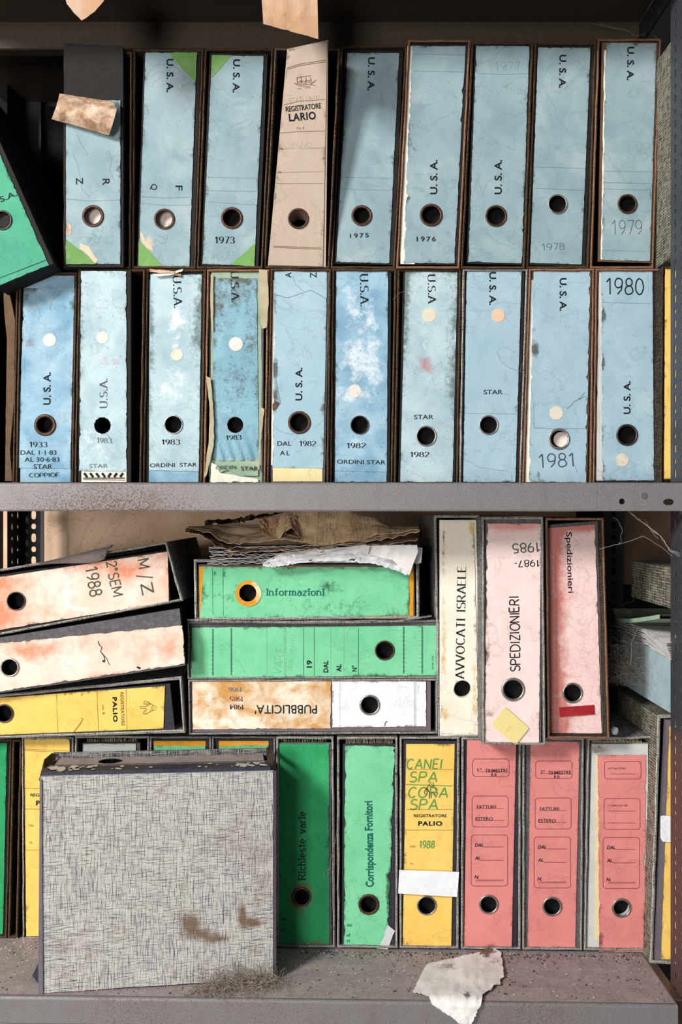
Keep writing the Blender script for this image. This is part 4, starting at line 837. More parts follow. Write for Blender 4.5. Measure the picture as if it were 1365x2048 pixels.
def binder_green():
    return binder('bright green file labelled Corrispondenza Fornitori with torn edges', [690, 1490, 791, 1493, 776, 1899, 688, 1893], (738, 1809, 21, 15, 'rust'), gc(674, 797, 674, 797, 1474), Pl(-.004), mat='green', bq=[686, 1488, 794, 1488, 790, 1896, 684, 1893], seed=47, bmat='board_navy', emat='edge_grey', cmat='case_grey',
    jag=(4, 7, 2, 3), stains=[(738, 1809, 28, 28, 'r', .25), (780, 1790, 10, 40, 'r', .3), (700, 1500, 20, 10, 'r', .15)], pages=(692, 788, 1476, 1489, 0),
    patches=[([(776, 1850), (790, 1862), (776, 1899), (760, 1896)], 'greycard', 2)],
    texts=[('kteal', ('sans', 'Corrispondenza Fornitori', 741, 1688, 22, 172, 91, {'bold': .03})), ('kteal', ('sans', 'dal', 699, 1850, 6, 10, 0)), ('kteal', ('sans', 'al', 697, 1870, 6, 7, 0)), ('kteal', ('sans', 'n', 697, 1882, 5, 5, 0))])
binder_green()
def horse(cx, cy, s, a=0):
    L = [[(-.9, .5), (-1, .2), (-.6, -.4), (-.3, -.8), (-.1, -1.3), (.05, -.8), (.3, -1.2), (.35, -.7), (.6, -.2), (.9, .4), (.8, .7), (.5, .6), (.3, .2), (.05, .3)], [(-.9, .5), (-.6, .6), (-.5, .2)], [(-.2, .4), (-.25, 1.2)], [(.05, .3), (0, 1.1)], [(-.6, -.4), (-.4, 0), (-.2, .4)], [(.2, -.4), (.4, -.35)], [(-.3, -.8), (-.1, -.5), (.3, -.7)], [(-.8, -.1), (-.5, -.2)], [(-.75, .2), (-.45, .05)], [(.6, .4), (.75, .35)]]
    ca, sa = math.cos(math.radians(a)), math.sin(math.radians(a))
    return [('line', [(cx+s*(x*ca-y*sa), cy+s*(x*sa+y*ca)) for x, y in l], 1.3) for l in L]
gm = lambda t, x, y, h, w_: ('kgreen', ('fatter' if 0 else 'hand2', t, x, y, h, w_, 0))
def hand2(t, x, y, h, w_, a=0, wd=3.0):
    v, f = [], []; out = []; X = 0
    segs = []
    for ch in t:
        adv, pl_ = G[ch]
        for p in pl_: segs.append([(X+a_+b_*.15, b_) for a_, b_ in p])
        X += adv+.18
    W_ = X
    return [('kgreen', ('line', [(x+(a_/W_-.5)*w_, y-(b_-.5)*h) for a_, b_ in s], wd)) for s in segs]
T, pl, W, S = binder('yellow file with green handwriting and a white band across it', [813, 1488, 910, 1488, 903, 1894, 806, 1890], (854, 1811, 20, 16, 'nickel'), gc(799, 921, 799, 919, 1474), Pl(-.002), mat='yellow', bq=[807, 1480, 919, 1482, 912, 1897, 801, 1893], seed=48, bmat='board_navy', emat='edge_grey', cmat='case_grey', jag=(0, 0, 0, 0),
    texts=[*hand2('CANEI', 850, 1528, 19, 74), *hand2('SPA', 849, 1554, 20, 60), *hand2('CORA', 858, 1585, 20, 84), *hand2('SPA', 850, 1609, 20, 60), ('kgreen', ('line', [(812, 1569), (905, 1572)], 1.8)), *[('k', h_) for h_ in horse(863, 1581, 14)],
           ('k', ('sans', 'REGISTRATORE', 861, 1631.5, 6, 66, 0, {'bold': .02})), ('k', ('sans', 'PALIO', 861, 1647, 9.5, 48, 0, {'bold': .04, 'space': 1.15})), ('kbrown', ('line', [(815, 1539), (908, 1539)], .8)), ('kbrown', ('line', [(813, 1619), (907, 1619)], .8)), ('kbrown', ('line', [(813, 1660), (906, 1660)], .8)),
           ('kbrown', ('sans', 'DAL.', 827, 1693, 4, 12, 0)), *hand2('1988', 855, 1689, 14, 32, 0, 2.2), ('kbrown', ('sans', 'AL', 824, 1727, 3.5, 7, 0))])
sheet('paper_band', pl, [799, 1740, 919, 1744, 915, 1794, 797, 1787], 'white_clean', T, None, .008, .0008, .0012, .03, nx=14, ny=6)
def red(lab, q, rg, cs, sd, ox, oy, t1, y88=True, **k):
    X = lambda x: x+ox; Y = lambda y: y+oy
    tx = [('kred', ('line', rrect(X(946), Y(1518), X(1019), Y(1553)), 1.0)), ('kred', ('line', rrect(X(945), Y(1592), X(1017), Y(1654)), 1.0)), ('kred', ('line', rrect(X(943), Y(1670), X(1016), Y(1772)), 1.0)),
          ('kred', ('line', [(X(958), Y(1543)), (X(1010), Y(1543))], .8)), ('kred', ('line', [(X(953), Y(1617)), (X(1008), Y(1617))], .8)), ('kred', ('line', [(X(952), Y(1641)), (X(1008), Y(1641))], .8)),
          *[('kred', ('line', [(X(a), Y(b)), (X(1008), Y(b))], .9)) for a, b in ((968, 1694), (962, 1720.5), (952, 1760))], ('kred', ('line', [(X(952), Y(1762)), (X(1008), Y(1762))], .6)),
          ('k', ('sans', 'DAL', X(959), Y(1690), 7, 17, 0, {'bold': .025, 'shear': .2})), ('k', ('sans', 'AL', X(956), Y(1716), 7, 11, 0, {'bold': .025, 'shear': .2})), ('k', ('sans', 'N.', X(954), Y(1754), 7, 9, 0, {'bold': .025, 'shear': .2}))]+t1
    return binder(lab, q, rg, cs, Pl(-.002), mat='red', seed=sd, emat='edge_grey', cmat='case_grey', texts=tx, **k)
tt = lambda n, ox, oy: [('k', ('sans', n+'°', 960+ox, 1540+oy, 7, 9, 0)), ('k', ('sans', 'TRIMESTRE', 994+ox, 1541.5+oy, 7.5, 46, 1)), ('k', ('sans', '88', 988+ox, 1550+oy, 6.5, 11, 0, {'space': 1.4})), ('k', ('sans', 'FATTURE', 974+ox, 1614+oy, 7, 39, 0)), ('k', ('sans', 'ESTERO', 969+ox, 1637.5+oy, 7, 35, 0))]
red('coral file for 1st TRIMESTRE 88, left of the two similar ones', [935, 1480, 1033, 1482, 1024, 1895, 929, 1893], (978, 1809, 20, 15, 'nickel'), gc(923, 1044, 922, 1043, 1475), 49, 0, 0, tt('1', 0, 0), bq=[929, 1479, 1040, 1479, 1034, 1896, 925, 1895], bmat='board_navy', jag=(0, 0, 0, 0), group='coral files marked TRIMESTRE')
red('coral file for 2nd TRIMESTRE 88, right of the two similar ones', [1062, 1482, 1160, 1484, 1151, 1898, 1056, 1895], (1105, 1813, 20, 15, 'nickel'), gc(1045, 1170, 1045, 1166, 1475), 50, 126, 4, tt('2', 126, 4), bq=[1053, 1480, 1166, 1480, 1160, 1899, 1048, 1897], bmat='board_grey', jag=(0, 0, 0, 0), group='coral files marked TRIMESTRE')
red('coral file with a loose label over a grey spine, rightmost of the three', [1196, 1510, 1293, 1510, 1291, 1905, 1199, 1903], (1244, 1816, 20, 15, 'nickel'), [1176, 1476, 1312, 1472, 1306, 1902, 1169, 1900], 51, 264, 5, [('kred', ('sans', 'FATTURE ESTERO', 1235, 1537, 3.5, 36, 0)), ('kred', ('sans', '3° TRIMESTRE 1988', 1236, 1611, 3.5, 40, 0))],
    bq=[1185, 1488, 1297, 1488, 1295, 1901, 1174, 1899], bmat='greycard', bthick=.012, jag=(3, 5, 1, 1), under=[([1192, 1511, 1215, 1511, 1215, 1880, 1190, 1880], 'cream', (2, 0, 0, 0))], pages=(1186, 1285, 1478, 1491, 0), stains=[(1200, 1880, 14, 16, 'r', .3), (1262, 1870, 40, 30, 'r', .03)])
# leaning file behind the post
pg = Pl(-.03)
T, pl, W, S = binder('leaning file with mauve spine, yellow label and white sticker behind the post', [1340, 1452, 1420, 1452, 1405, 1925, 1323, 1918], None, [1316, 1430, 1440, 1430, 1425, 1932, 1300, 1926], pg, mat='yellow', bq=[1334, 1440, 1428, 1440, 1412, 1928, 1311, 1920], bmat='board_mauve', seed=52, emat='edge_grey', cmat='case_light', wall=6, bthick=.012, boff=.006)
poly('white_sticker', pg, [(1322, 1633), (1326, 1631), (1350, 1632), (1349, 1685), (1326, 1683), (1322, 1676)], 'white_clean', T, .012, .0005)

# ------------------------------------------------------------------ big woven box standing in front
A0 = Vector((-.4013, -.1440, -.6425)); ex = Vector((.9910, .1330, 0)); ey = Vector((-.1330, .9910, 0)); wH, hH, dH = .311, .2895, .104
T = thing('box_file', 'large box file covered in black and white woven cloth, foremost on the bottom shelf', 'box', A0)
def HB(a, b, c): return A0+ex*a+ey*b+Vector((0, 0, c))
def panel(name, a0, a1, b0, b1, c0, c1_, mat, nx=1, nz_=1, st=None, drop=0):
    V, Fc, ST = [], [], []
    for b in (b0, b1):
        for j in range(nz_+1):
            for i in range(nx+1):
                a = a0+(a1-a0)*i/nx; c = c0+(c1_-c0)*j/nz_; bb = b+(.0012*nz(a*14, c*14, 4) if b == b0 and nx > 1 else 0)
                V.append(HB(a, bb, c+(drop*a/wH if c < .01 else 0)-(.004*a/wH if c > .2 else 0))); ST.append(st(a, c) if st else (0, 0, 0))
    m = (nx+1)*(nz_+1)
    for j in range(nz_):
        for i in range(nx):
            k = j*(nx+1)+i; Fc += [(k, k+1, k+nx+2, k+nx+1), (m+k+1, m+k, m+k+nx+1, m+k+nx+2)]
    ed = list(range(nx+1))+[j*(nx+1)+nx for j in range(1, nz_+1)]+[nz_*(nx+1)+i for i in range(nx-1, -1, -1)]+[j*(nx+1) for j in range(nz_-1, 0, -1)]
    for i in range(len(ed)): a, b = ed[i], ed[(i+1) % len(ed)]; Fc.append((b, a, m+a, m+b))
    return obj(name, V, Fc, mat, T, ST)
def hst(a, c):
    s = 0
    for x, z, rx, rz, k in ((.20, .082, .010, .010, .5), (.212, .066, .016, .007, .5), (.235, .058, .018, .006, .6), (.268, .09, .005, .018, .6), (.285, .078, .012, .006, .55), (.29, .10, .005, .01, .3), (.19, .09, .02, .03, .25), (.26, .2, .05, .05, .12), (.05, .05, .03, .03, .15), (.30, .15, .03, .06, .12), (.02, .23, .01, .02, .2)):
        s += k*math.exp(-((a-x)/rx)**2-((c-z)/rz)**2)
    return (s, 0, 0)
panel('front_cover', 0, wH, 0, .004, 0, hH, 'woven_front', 60, 50, hst)
panel('back_cover', 0, wH, dH-.004, dH, 0, hH+.006, 'case_grey')
panel('side_panel', 0, .003, .004, dH-.004, 0, hH-.004, 'case_grey')
panel('side_panel', wH-.003, wH, .004, dH-.004, 0, hH-.006, 'board_mauve')
panel('base_panel', 0, wH, .004, dH-.004, 0, .003, 'board_mauve')
obj('side_binding', *(lambda P_: ([p for p in P_], [(0, 1, 2, 3)]))([HB(-.003, -.0008, 0), HB(.0035, -.0018, 0), HB(.002, -.0018, hH-.004), HB(-.001, -.0008, hH-.004)]), 'board_mauve', T)
obj('side_binding', *(lambda P_: ([p for p in P_], [(0, 1, 2, 3)]))([HB(wH-.001, -.0008, 0), HB(wH+.004, .002, 0), HB(wH+.004, .002, hH-.004), HB(wH-.001, -.0008, hH-.004)]), 'board_mauve', T)
# top: navy strip, dusty board with its finger hole
V, Fc = [], []
def strip(name, prof, a0, a1, mat, n=40, wob=.0006):
    V, Fc = [], []; m = len(prof)
    for i in range(n+1):
        a = a0+(a1-a0)*i/n
        for b, c in prof: V.append(HB(a, b+wob*2*nz(a*40, b*30, 1), c-.004*a/wH+wob*nz(a*60, b*50, 2)))
    for i in range(n):
        for j in range(m-1): Fc.append((i*m+j, i*m+j+1, (i+1)*m+j+1, (i+1)*m+j))
    return obj(name, V, Fc, mat, T)
strip('navy_strip', [(.0035, hH-.001), (.005, hH+.0045), (.036, hH+.003), (.037, hH-.002)], .001, wH-.004, 'navy')
strip('grey_strip', [(.036, hH+.000), (.038, hH+.0035), (.048, hH+.0022), (.049, hH-.003)], .004, wH-.006, 'board_grey')
V, Fc = [], []; na, nb = 150, 40
for j in range(nb+1):
    for i in range(na+1):
        a = .008+(wH-.018)*i/na; b = .049+.048*j/nb; V.append(HB(a, b, hH-.001+.0008*nz(a*30, b*30, 5)-.004*a/wH))
hc = (.083, .074)
for j in range(nb):
    for i in range(na):
        a = .008+(wH-.018)*(i+.5)/na; b = .049+.048*(j+.5)/nb
        if ((a-hc[0])/.0165)**2+((b-hc[1])/.0135)**2 < 1: continue
        k = j*(na+1)+i; Fc.append((k, k+1, k+na+2, k+na+1))
obj('top_board', V, Fc, 'shelf_dusty', T)
panel('inner_block', .006, wH-.006, .01, dH-.008, .004, hH-.02, 'inside')
fl = random.Random(3); V, Fc = [], []
for k in range(64):
    a = fl.choice([.004+.3*fl.random(), .01+.06*fl.random(), .26+.04*fl.random()]); b = .007+.025*fl.random(); r = .0015+.004*fl.random()**2; n = 9; k0 = len(V)
    for i in range(n):
        t = 2*math.pi*i/n; rr = r*(.6+.7*fl.random()); aa = min(max(a+rr*math.cos(t), .003), wH-.006); V.append(HB(aa, b+rr*1.2*math.sin(t), hH+.0056-.004*aa/wH-.05*max(0, b-.006)*.9+.0002))
    Fc.append(tuple(range(k0, k0+n)))
obj('bare_flakes', V, Fc, 'flake', T)
# frayed corners
for pts in ([(-.002, .10, hH+.006), (-.004, .05, hH+.010), (-.003, .004, hH-.006), (.004, .004, hH-.004), (.006, .05, hH), (.006, .10, hH+.004)], [(wH+.003, .10, hH+.004), (wH+.005, .04, hH+.004), (wH+.004, .003, hH-.010), (wH-.004, .006, hH-.004), (wH-.006, .06, hH), (wH-.004, .10, hH+.004)]):
    V = [HB(*p) for p in pts]; obj('corner_fold', V+[v+Vector((0, 0, -.0008)) for v in V], [(0, 1, 4, 5), (1, 2, 3, 4), (6, 11, 10, 7), (7, 10, 9, 8)], 'case', T)
V = [HB(0, .01, .001), HB(-.020, .05, .001), HB(-.006, .06, .028), HB(0, .02, .045)]
obj('bent_flap', V+[v+Vector((0, .001, 0)) for v in V], [(0, 1, 2, 3), (4, 5, 6, 7), (0, 1, 5, 4), (1, 2, 6, 5)], 'navy', T)

# ------------------------------------------------------------------ stacks lying on the standing files
T, pl, W, S = binder('peach-stained file marked M/Z 2 SEM 1988 on top of the left stack', [-60, 1163, 336, 1103, 338, 1204, -60, 1270], (32, 1202, 19, 16, 'darkring'), None, Pl(-.02), mat='peach', bq=[-60, 1158, 336, 1100, 341, 1208, -60, 1275], bmat='board', seed=60, jag=(1, 1, 1, 2), wave=.0010,
    stains=[(-10, 1230, 70, 60, 'b', .6), (190, 1130, 90, 18, 'b', .35), (120, 1230, 60, 14, 'b', .25), (260, 1150, 60, 30, 'b', .22), (335, 1160, 10, 50, 'b', .25), (20, 1160, 60, 20, 'b', .3), (240, 1150, 40, 20, 'b', .2), (330, 1110, 14, 8, 'b', .3), (170, 1220, 100, 16, 'g', .25), (135, 1180, 8, 30, 'g', .5)],
    texts=[('marker', ('mark', 'M', 287, 1127, 22, 20, -82)), ('marker', ('line', [(272, 1152), (306, 1155)], 2.6)), ('marker', ('mark', 'Z', 294, 1177, 22, 24, -78)), ('marker', ('mark', '2°SEM', 229, 1157, 20, 72, -78)), ('marker', ('mark', '1988', 188, 1163, 24, 60, -80))])
case(Pl(-.02), [-60, 1148, 334, 1084, 366, 1201, -60, 1281], T, 'case_grey', 'edge_grey', 4, seed=61, off=.004)
V, Fc = [], []      # loose lining curling over the top edge
for i in range(17):
    u = i/16; x = 78+150*u; top = 1124-36*u+3; dip = (u**1.5)*(1-u)**.25*46
    V += [Pl(-.02).P(x, top, .0), Pl(-.04).P(x-6*u, top+dip*.5, 0), Pl(-.028).P(x-10*u, top+4+dip, 0)]
for i in range(16):
    for j in (0, 1): Fc.append((3*i+j, 3*i+3+j, 3*i+4+j, 3*i+1+j))
n = len(V); V += [v+Vector((0, .001, .0008)) for v in V]; Fc += [tuple(n+k for k in f[::-1]) for f in Fc]
obj('loose_lining', V, Fc, 'shelf_dusty', T)
binder('pale peach-stained file in the middle of the left stack', [-60, 1292, 366, 1250, 370, 1328, -60, 1392], (19, 1335, 19, 15, 'nickel'), None, Pl(-.035), mat='peach', bq=[-60, 1285, 359, 1217, 371, 1331, -60, 1395], bmat='board_grey', bthick=.004, seed=62, jag=(2, 3, 4, 4), wave=.0010,
    stains=[(320, 1300, 70, 30, 'b', .3), (60, 1300, 60, 26, 'b', .35), (190, 1290, 60, 20, 'b', .24), (250, 1350, 90, 10, 'b', .3), (150, 1320, 90, 20, 'g', .2), (60, 1300, 60, 14, 'b', .15), (200, 1365, 150, 8, 'b', .12), (330, 1270, 30, 14, 'b', .15)], texts=[('k', ('line', [(196, 1282), (199, 1290), (204, 1295), (201, 1303), (208, 1312), (210, 1322)], 1.6)), ('k', ('line', [(204, 1306), (214, 1318), (219, 1330)], 1.2)), ('k', ('line', [(205, 1322), (210, 1323)], 4)), ('k', ('line', [(274, 1334), (281, 1337)], 4))])
T, pl, W, S = binder('yellow file with a horse-head emblem at the bottom of the left stack', [-60, 1400, 330, 1372, 327, 1457, -60, 1472], (8, 1427, 19, 15, 'darkring'), [-60, 1396, 363, 1353, 371, 1465, -60, 1478], Pl(-.01), mat='yellow', bq=[-60, 1400, 340, 1367, 350, 1461, -60, 1475], bmat='board_navy', seed=63, jag=(0, 0, 0, 0), emat='edge_grey', cmat='case_grey',
    texts=[('kbrown', ('sans', 'REGISTRATORE', 245, 1418, 6.5, 67, -88, {'bold': .02})), ('k', ('sans', 'PALIO', 230, 1419, 9, 50, -88, {'bold': .04, 'space': 1.15})), ('kbrown', ('sans', 'cm. 8', 207, 1419, 5, 19, -88)), *[('kbrown', h_) for h_ in horse(296, 1416, 14, 88)], ('kbrown', ('line', [(252, 1376), (254, 1462)], .8)), ('kbrown', ('line', [(194, 1380), (197, 1465)], .8)), ('kbrown', ('line', [(113, 1386), (116, 1468)], .7)), ('kbrown', ('sans', 'DAL', 164, 1388, 4, 10, -88)), ('kbrown', ('sans', 'AL', 131, 1388, 4, 8, -88)),
           ('kbrown', ('line', [(148, 1464), (160, 1448), (166, 1438), (162, 1436)], 1.6))])
poly('tape_strip', Pl(-.01), [(120, 1352), (150, 1345), (250, 1335), (251, 1339), (150, 1350), (122, 1357)], 'plastic', T, .006, .0005, 1, 4)
T, pl, W, S = binder('green file labelled Informazioni on top of the centre stack', [408, 1134, 819, 1134, 820, 1231, 400, 1237], (496, 1186, 17, 16, None), [388, 1119, 838, 1122, 839, 1237, 390, 1241], Pl(0), mat='green', bq=[397, 1129, 829, 1129, 830, 1234, 397, 1239], bmat='board_grey', seed=64, jag=(1, 2, 1, 1), hj=.12, under=[([398, 1133, 828, 1133, 828, 1232, 399, 1237], 'orange_patch', (2, 1, 1, 1))], emat='edge_grey', cmat='case_grey', wall=5, hole_r=17,
    stains=[(600, 1180, 200, 40, 'r', .16), (660, 1175, 16, 14, 'r', .25), (450, 1200, 60, 20, 'r', .12), (700, 1215, 120, 14, 'r', .16), (460, 1150, 60, 12, 'b', .0)],
    texts=[('kteal', ('slab', 'Informazioni', 591, 1184, 14, 117, 0)), ('k', ('sans', 'AL', 430, 1147, 5, 8, -90)), ('kteal', ('sans', 'dal', 449, 1148, 6, 10, -90)), ('kteal', ('line', [(425, 1136), (426, 1230)], .6)), ('kteal', ('line', [(446, 1136), (447, 1230)], .6))])
# torn ochre halo round its hole
V, Fc = [], []; n = 40
for i in range(n):
    t = 2*math.pi*i/n; ro = 26+1.5*nz(i*.6, 1); V += [pl.P(496+17.3*math.cos(t), 1186+17.3*math.sin(t), .0028), pl.P(497+ro*math.cos(t), 1187+ro*math.sin(t), .0028)]
for i in range(n): j = (i+1) % n; Fc.append((2*i, 2*i+1, 2*j+1, 2*j))
obj('torn_halo', V, Fc, 'orange_patch', S, [stain_at([(512, 1178, 14, 22, 'g', .5)], 496+20*math.cos(2*math.pi*(i//2)/n), 1186+20*math.sin(2*math.pi*(i//2)/n)) for i in range(2*n)])
hs = lambda x, y0, y1: [('k', ('line', [(x, y0+i*2.6), (x, y0+i*2.6+1.5)], 3)) for i in range(int((y1-y0)/2.6))]
T, pl, W, S = binder('green file printed 19 DAL AL N in the middle of the centre stack', [384, 1255, 876, 1251, 875, 1351, 382, 1355], (770, 1301, 20, 16, 'rust'), [375, 1243, 879, 1240, 879, 1356, 376, 1358], Pl(0), mat='green', bq=[380, 1246, 876, 1243, 876, 1354, 380, 1356], bmat='board_grey', seed=65, emat='edge_grey', cmat='case_grey', wall=3, jag=(1, 1, 1, 1),
    texts=[('k', ('sans', '19', 619, 1328, 11, 15, 90, {'bold': .03})), ('k', ('sans', 'DAL', 652, 1333, 10, 24, 90, {'bold': .03})), ('k', ('sans', 'AL', 678, 1336, 10, 15, 90, {'bold': .03})), ('k', ('sans', 'N°', 709, 1337, 10, 12, 90, {'bold': .02})), *hs(426, 1258, 1352), *hs(463, 1257, 1352), *hs(808, 1254, 1348), *hs(845, 1254, 1348),
           *[('kteal', ('line', [(x, 1255), (x, 1352)], .8)) for x in (607, 629, 717)], *[('kpale', ('line', [(x, 1255), (x, 1352)], .7)) for x in (534, 569, 662, 688, 572)], ('kpale', ('thin', 'VARIE', 558, 1320, 18, 56, 82)), ('kpale', ('thin', 'documenti', 582, 1305, 12, 70, 84)), ('k', ('sans', 'TIPO REG. 100 BIS', 866, 1326, 2.6, 28, 90))])
V, Fc = [], []       # bowed lining above it
for i in range(25):
    u = i/24; x = 374+490*u; y = 1238+5*math.sin(u*3.1)-14*max(0, u-.85)/.15*.6
    V += [pl.P(x, y, .012), pl.P(x, y+4, .012), pl.P(x, y+4, -.2), pl.P(x, y, -.2)]
for i in range(24):
    for j in range(4): Fc.append((4*i+j, 4*i+(j+1) % 4, 4*i+4+(j+1) % 4, 4*i+4+j))
obj('bowed_cover', V, Fc, 'case_grey', T)
T, pl, W, S = binder('file with an ochre stained label reading PUBBLICITÀ upside down', [664, 1361, 853, 1363, 853, 1453, 665, 1455], (740, 1410, 21, 16, 'nickel'), [377, 1360, 876, 1358, 876, 1467, 379, 1469], Pl(0), mat='white_clean', bq=[381, 1362, 862, 1360, 862, 1462, 382, 1464], bmat='board_mauve', seed=66, emat='edge_grey', cmat='case_grey', wall=3, jag=(1, 1, 1, 1), stains=[(680, 1400, 20, 40, 'r', .08)],
    texts=[('kpale', ('line', [(680, 1363), (680, 1454)], .8)), ('kteal', ('line', [(829, 1364), (829, 1453)], .6)), ('kteal', ('line', [(832, 1364), (832, 1453)], .6)), ('kpale', ('sans', 'TIPO REG.', 837, 1378, 3, 18, 90)), ('k', ('line', [(770, 1452), (771, 1446), (775, 1442)], 1.5))])
lo, W2 = sheet('ochre_label', pl, [385, 1360, 663, 1362, 662, 1457, 385, 1459], 'ochre_mottle', T, None, .0020, .0006, .0006, jag=(1, 2, 2, 2), nx=12, ny=40, seed=67, stains=[(500, 1415, 130, 26, 'g', .12), (600, 1390, 60, 10, 'g', .2), (600, 1445, 50, 8, 'g', .2), (420, 1400, 30, 30, 'g', .2), (450, 1445, 80, 10, 'g', .3), (560, 1366, 100, 5, 'r', .3), (640, 1400, 18, 40, 'b', .0)])
letters(pl, sub(T, lo), W2, .0026, [('sans', "PUBBLICITA'", 572, 1419, 18, 124, 180, {'bold': .005}), ('serif', '1984', 474, 1414, 9, 28, 180)], 'kworn')
letters(pl, sub(T, lo), W2, .0026, [('serif', '1985', 473, 1398, 9, 27, 180)], 'kred')
letters(pl, sub(T, lo), W2, .0026, [('serif', '1986', 471, 1379, 9, 27, 180)], 'kgrey')
# ------------------------------------------------------------------ three upright files on the lower shelf's pile
T, pl, W, S = binder('narrow white file labelled AVVOCATI ISRAELE', [886, 1044, 949, 1044, 958, 1469, 881, 1469], (926, 1378, 17, 17, None), [869, 1031, 959, 1031, 969, 1474, 877, 1474], Pl(0), mat='white', bq=[880, 1040, 953, 1040, 962, 1471, 880, 1471], bmat='white', bthick=.010, seed=70, emat='edge_grey', cmat='case_grey', wall=4, hj=.12, jag=(5, 3, 1, 2), boff=.004,
    stains=[(888, 1300, 8, 160, 'b', .3), (950, 1400, 8, 80, 'b', .35), (886, 1080, 10, 60, 'b', .3), (945, 1060, 10, 50, 'b', .3), (920, 1465, 30, 6, 'b', .3), (895, 1430, 12, 12, 'b', .35)],
    texts=[('k', ('serif', 'AVVOCATI ISRAELE', 922, 1246, 17, 226, 89, {'sp': .16}))])
T, pl, W, S = binder('pinkish white file marked SPEDIZIONIERI by hand, foremost of the three upright', [974, 1047, 1083, 1047, 1079, 1488, 970, 1485], (1027, 1379, 24, 18, 'nickel'), [965, 1034, 1087, 1034, 1092, 1490, 966, 1488], Pl(-.05), mat='pink_fade', bq=[972, 1036, 1085, 1036, 1083, 1489, 968, 1487], bmat='board_grey', seed=71, emat='edge_grey', cmat='case_grey', wall=4, jag=(5, 1, 1, 2), bthick=.004,
    stains=[(1028, 1050, 80, 12, 'b', .8), (1025, 1466, 70, 4, 'b', .45), (978, 1300, 6, 60, 'r', .2), (980, 1425, 8, 8, 'r', .4)],
    texts=[('k', ('mark', 'SPEDIZIONIERI', 1030, 1268, 19, 150, 91)), ('marker', ('mark', '1985', 1053, 1096, 18, 56, 183)), ('k', ('mark', '1987-', 1055, 1127, 13, 50, 182))])
poly('yellow_slip', pl, [(1011, 1414), (1059, 1456), (1032, 1490), (984, 1450)], 'tagyellow', T, .0042, .0005, .5)
T, pl, W, S = binder('faded coral file labelled Spedizionieri with a dark red tape', [1091, 1056, 1191, 1049, 1205, 1474, 1099, 1477], (1146, 1386, 21, 16, 'nickel'), [1092, 1036, 1208, 1036, 1220, 1477, 1096, 1477], Pl(-.025), mat='pink_worn', bq=[1089, 1050, 1200, 1042, 1210, 1476, 1097, 1478], bmat='board_grey', seed=72, emat='edge_tan', cmat='case', wall=4, coff=.022, jag=(0, 2, 1, 1),
    stains=[(1092, 1200, 40, 300, 'b', .75), (1110, 1440, 40, 40, 'b', .4), (1140, 1050, 80, 16, 'b', .5), (1115, 1420, 16, 60, 'b', .5), (1115, 1380, 8, 60, 'r', .2), (1150, 1352, 60, 3, 'b', .3)],  # the left rose band puts the neighbouring file's shading into the label colour
    texts=[('k', ('sans', 'Spedizionieri', 1139, 1125, 15, 122, -88, {'bold': .012}))])
poly('red_tape', pl, [(1119, 1415), (1189, 1410), (1190, 1429), (1121, 1434)], 'redtape', T, .0042, .0005, .6)

# ------------------------------------------------------------------ the pile beyond the post at the right
T = thing('box_file', 'small woven-cloth box lying behind the post at the right, under the middle shelf', 'box', (.50, -.04, -.16))
slab('slip_case', [(.4690, -.082, -.137), (.60, -.082, -.137), (.60, -.082, -.078), (.4690, -.082, -.078)], (0, .2, 0), 'case_light', T)
T = thing('folder', 'curved grey-green card folder lying below the small woven box at right', 'folder', (.44, -.05, -.165))
V, Fc = [], []
for i in range(13):
    u = i/12; y = .20-.28*u; x0 = .4630
    for k, xx in enumerate((x0-.055*(1-u)**.5*0-.03*math.sin(u*2.6), .60)): V.append((xx+.0, y, -.142-.022*(1-u)-.012*math.sin(u*3)))
for i in range(12): Fc.append((2*i, 2*i+1, 2*i+3, 2*i+2))
n = len(V); V += [(a, b, c-.006) for a, b, c in V]; Fc += [tuple(n+k for k in f[::-1]) for f in Fc]+[(2*i, 2*i+2, n+2*i+2, n+2*i) for i in range(12)]
obj('cover', V, Fc, 'olive', T)
T = thing('file_block', 'pale blue-grey file lying behind the post at right with ragged pages on top', 'binder', (.5, .05, -.29))
slab('cover', [(.4690, -.080, -.286), (.60, -.080, -.286), (.60, -.080, -.202), (.4690, -.080, -.202)], (0, .26, 0), 'blue_faded', T)
rr = random.Random(5)
for k in range(9):
    z = -.200+.0032*k; V, Fc = [], []
    for i in range(11):
        u = i/10; y = .17-.26*u+rr.uniform(-.002, .002); V += [(.461+.004*nz(u*4, k)-.001*k, y, z+.003*nz(u*6, k, 2)-.02*max(0, u-.6)), (.60, y, z)]
    for i in range(10): Fc.append((2*i, 2*i+1, 2*i+3, 2*i+2))
    n = len(V); V += [(a, b, c-.0008) for a, b, c in V]; Fc += [tuple(n+j for j in f[::-1]) for f in Fc]+[(2*i, 2*i+2, n+2*i+2, n+2*i) for i in range(10)]
    obj('page', V, Fc, 'greypaper', T)
